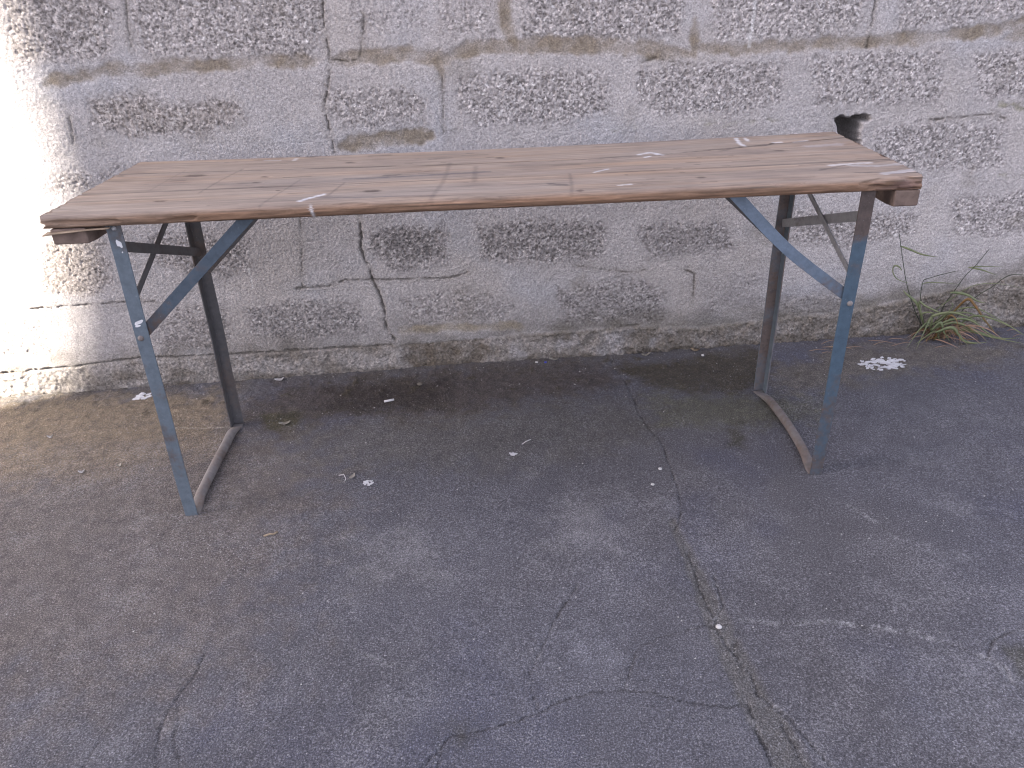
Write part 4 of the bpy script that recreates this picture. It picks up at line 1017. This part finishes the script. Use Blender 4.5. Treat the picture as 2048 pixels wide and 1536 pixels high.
# ------------------------------------------------------------------ grass tuft in the angle of wall and ground
M_GREEN = mat_leaf('grass_green', (.115, .145, .070), (.190, .205, .105)); M_STEM = mat_leaf('grass_stem', (.030, .042, .026), (.050, .060, .035))
M_STRAW = mat_leaf('grass_straw', (.24, .15, .11), (.33, .23, .16)); M_RUSTY = mat_leaf('grass_rusty', (.20, .10, .03), (.14, .10, .04))
root_p = [(1.426, 0.725, 0.015)][0]
tuft = thing('grass_tuft', 'straggly green and straw-coloured grass tuft growing where the wall meets the ground', 'grass', (root_p[0], root_p[1], 0))
def blade(name, pts, w, mat, dy=0., fold=.35, tip=True, lift=0.):
    """folded ribbon along points, tapering to its tip"""
    pts = [Vector((p[0], p[1]+dy*i/max(len(pts)-1, 1), max(p[2], .004)+lift)) for i, p in enumerate(pts)]
    out = []; n = 5
    for k in range(len(pts)-1):
        p0 = pts[max(k-1, 0)]; p1 = pts[k]; p2 = pts[k+1]; p3 = pts[min(k+2, len(pts)-1)]
        for i in range(n if k < len(pts)-2 else n+1):
            t = i/n; out.append(.5*((2*p1)+(p2-p0)*t+(2*p0-5*p1+4*p2-p3)*t*t+(3*p1-p0-3*p2+p3)*t**3))
    rings = []
    for i, p in enumerate(out):
        t = i/(len(out)-1); d = (out[min(i+1, len(out)-1)]-out[max(i-1, 0)]).normalized()
        s = d.cross(Vector((.2, -1, .25))).normalized(); u = s.cross(d).normalized()
        ww = w*(min(1, .45+2.5*t))*(max(.06, 1-t**2.2) if tip else 1-.4*t)
        rings.append([p-s*ww+u*ww*fold, p, p+s*ww+u*ww*fold, p-u*.0005])
    mb = MB(); mb.loft(rings); return mb.build(name, mat, tuft)
YG = .735
for pts, w, dy in (([(1.427, 0.735, 0.01), (1.373, 0.735, 0.092), (1.323, 0.735, 0.191), (1.291, 0.735, 0.277), (1.261, 0.735, 0.366)], .0013, -.01), ([(1.4, 0.73, 0.047), (1.38, 0.73, 0.102), (1.367, 0.73, 0.173), (1.364, 0.73, 0.21), (1.372, 0.73, 0.218), (1.406, 0.73, 0.23), (1.452, 0.73, 0.242)], .0011, -.03),
                   ([(1.448, 0.73, 0.026), (1.457, 0.73, 0.111), (1.478, 0.73, 0.165), (1.498, 0.73, 0.215), (1.522, 0.73, 0.252), (1.549, 0.73, 0.305)], .0012, -.02), ([(1.498, 0.73, 0.04), (1.551, 0.73, 0.131), (1.599, 0.73, 0.171), (1.631, 0.73, 0.203), (1.661, 0.73, 0.212), (1.746, 0.73, 0.201)], .0012, -.02)):
    blade('stem', pts, w*1.5, M_STEM, dy, .8, False)
GREEN = [([(1.273, 0.728, 0.326), (1.299, 0.728, 0.316), (1.343, 0.728, 0.296), (1.376, 0.728, 0.287), (1.405, 0.728, 0.282)], .0036), ([(1.296, 0.728, 0.244), (1.282, 0.728, 0.258), (1.267, 0.728, 0.261), (1.266, 0.728, 0.243), (1.281, 0.728, 0.22), (1.307, 0.728, 0.206), (1.334, 0.728, 0.198)], .0030),
 ([(1.365, 0.722, 0.193), (1.384, 0.722, 0.2), (1.442, 0.722, 0.195), (1.501, 0.722, 0.184)], .0018), ([(1.502, 0.72, 0.242), (1.542, 0.72, 0.245), (1.624, 0.72, 0.238)], .0022), ([(1.503, 0.715, 0.246), (1.549, 0.715, 0.234), (1.603, 0.715, 0.212)], .0030), ([(1.458, 0.71, 0.166), (1.491, 0.71, 0.162), (1.524, 0.71, 0.15), (1.556, 0.71, 0.13), (1.586, 0.71, 0.121)], .0050),
 ([(1.393, 0.7, 0.052), (1.354, 0.7, 0.134), (1.309, 0.7, 0.175), (1.296, 0.7, 0.189)], .0055), ([(1.391, 0.7, 0.061), (1.357, 0.7, 0.142), (1.38, 0.7, 0.129), (1.434, 0.7, 0.102), (1.479, 0.7, 0.087)], .0042), ([(1.39, 0.69, 0.057), (1.434, 0.69, 0.08), (1.464, 0.69, 0.127), (1.453, 0.69, 0.14)], .0035),
 ([(1.388, 0.69, 0.066), (1.406, 0.69, 0.096), (1.461, 0.69, 0.105), (1.514, 0.69, 0.089), (1.58, 0.69, 0.053)], .0055), ([(1.402, 0.68, 0.052), (1.46, 0.68, 0.083), (1.527, 0.68, 0.078), (1.597, 0.68, 0.029), (1.647, 0.68, -0.019)], .0045), ([(1.4, 0.67, 0.053), (1.423, 0.67, 0.081), (1.444, 0.67, 0.044), (1.471, 0.67, 0.012)], .0055),
 ([(1.408, 0.66, 0.051), (1.461, 0.66, 0.065), (1.505, 0.66, 0.018), (1.548, 0.66, -0.021), (1.589, 0.66, -0.053)], .0060), ([(1.405, 0.68, 0.051), (1.479, 0.68, 0.073), (1.571, 0.68, 0.031), (1.656, 0.68, -0.038), (1.713, 0.68, -0.064)], .0042), ([(1.396, 0.7, 0.052), (1.373, 0.7, 0.098), (1.405, 0.7, 0.104), (1.449, 0.7, 0.075)], .0038),
 ([(1.419, 0.71, 0.046), (1.452, 0.71, 0.085), (1.499, 0.71, 0.094), (1.56, 0.71, 0.081), (1.642, 0.71, 0.022)], .0036), ([(1.407, 0.715, 0.053), (1.426, 0.715, 0.102), (1.481, 0.715, 0.15), (1.538, 0.715, 0.184), (1.619, 0.715, 0.183), (1.724, 0.715, 0.155)], .0018), ([(1.44, 0.715, 0.042), (1.478, 0.715, 0.093), (1.549, 0.715, 0.106), (1.624, 0.715, 0.071), (1.737, 0.715, -0.009)], .0030)]
for pts, w in GREEN: blade('leaf', pts, w*.95, M_GREEN)
blade('leaf', [(1.447, 0.7, 0.048), (1.507, 0.7, 0.141), (1.545, 0.7, 0.118), (1.581, 0.7, 0.075), (1.626, 0.7, 0.027), (1.648, 0.7, 0.0)], .0050, M_RUSTY)
rr = random.Random(5)
bx, by = root_p[0], root_p[1]
for k in range(58):                                   # the dead skirt
    a = rr.uniform(-2.9, .15); L = rr.uniform(.05, .17)*(1.25 if math.cos(a) > .2 else .8); hgt = rr.uniform(.012, .075)
    x0 = bx+rr.uniform(-.012, .055); y0 = by+rr.uniform(-.02, .01)
    p = [(x0, y0, .002), (x0+L*.35*math.cos(a), y0+L*.35*math.sin(a)*.6, hgt*.8), (x0+L*.7*math.cos(a), y0+L*.7*math.sin(a)*.6, hgt*.75), (x0+L*math.cos(a), y0+L*math.sin(a)*.6, max(.006, hgt*.3))]
    blade('dead_blade', p, rr.uniform(.0012, .0026), M_STRAW if rr.random() < .85 else M_RUSTY)
for k in range(9):                                   # loose blades falling outwards
    a = rr.uniform(-1.15, .55) if k % 4 else rr.uniform(2.2, 3.6); L = rr.uniform(.09, .24)*(1 if k % 4 else .55)
    x0 = bx+rr.uniform(-.01, .07); y0 = by+rr.uniform(-.03, 0); t_ = rr.uniform(.03, .10); dr = -.25-.35*rr.random()
    p = [(x0, y0, .002), (x0+L*.3*math.cos(a), y0+L*.3*dr, t_), (x0+L*.75*math.cos(a), y0+L*.8*dr, t_*rr.uniform(.5, 1.1)), (x0+L*1.15*math.cos(a), y0+L*1.2*dr, max(.006, t_*rr.uniform(-.1, .7)))]
    blade('leaf', p, rr.uniform(.0020, .0042), M_GREEN if rr.random() < .85 else M_RUSTY)
for k in range(14):                                   # a few straws lying along the footing
    x0 = rr.uniform(1.0, 1.75); y0 = wall_y(x0)-rr.uniform(.05, .14); a = rr.uniform(-.5, .5); L = rr.uniform(.03, .09)
    o = blade('dead_blade', [(x0, y0, .004), (x0+L*.5*math.cos(a), y0+L*.5*math.sin(a), .008), (x0+L*math.cos(a), y0+L*math.sin(a), .004)], .0011, M_STRAW)
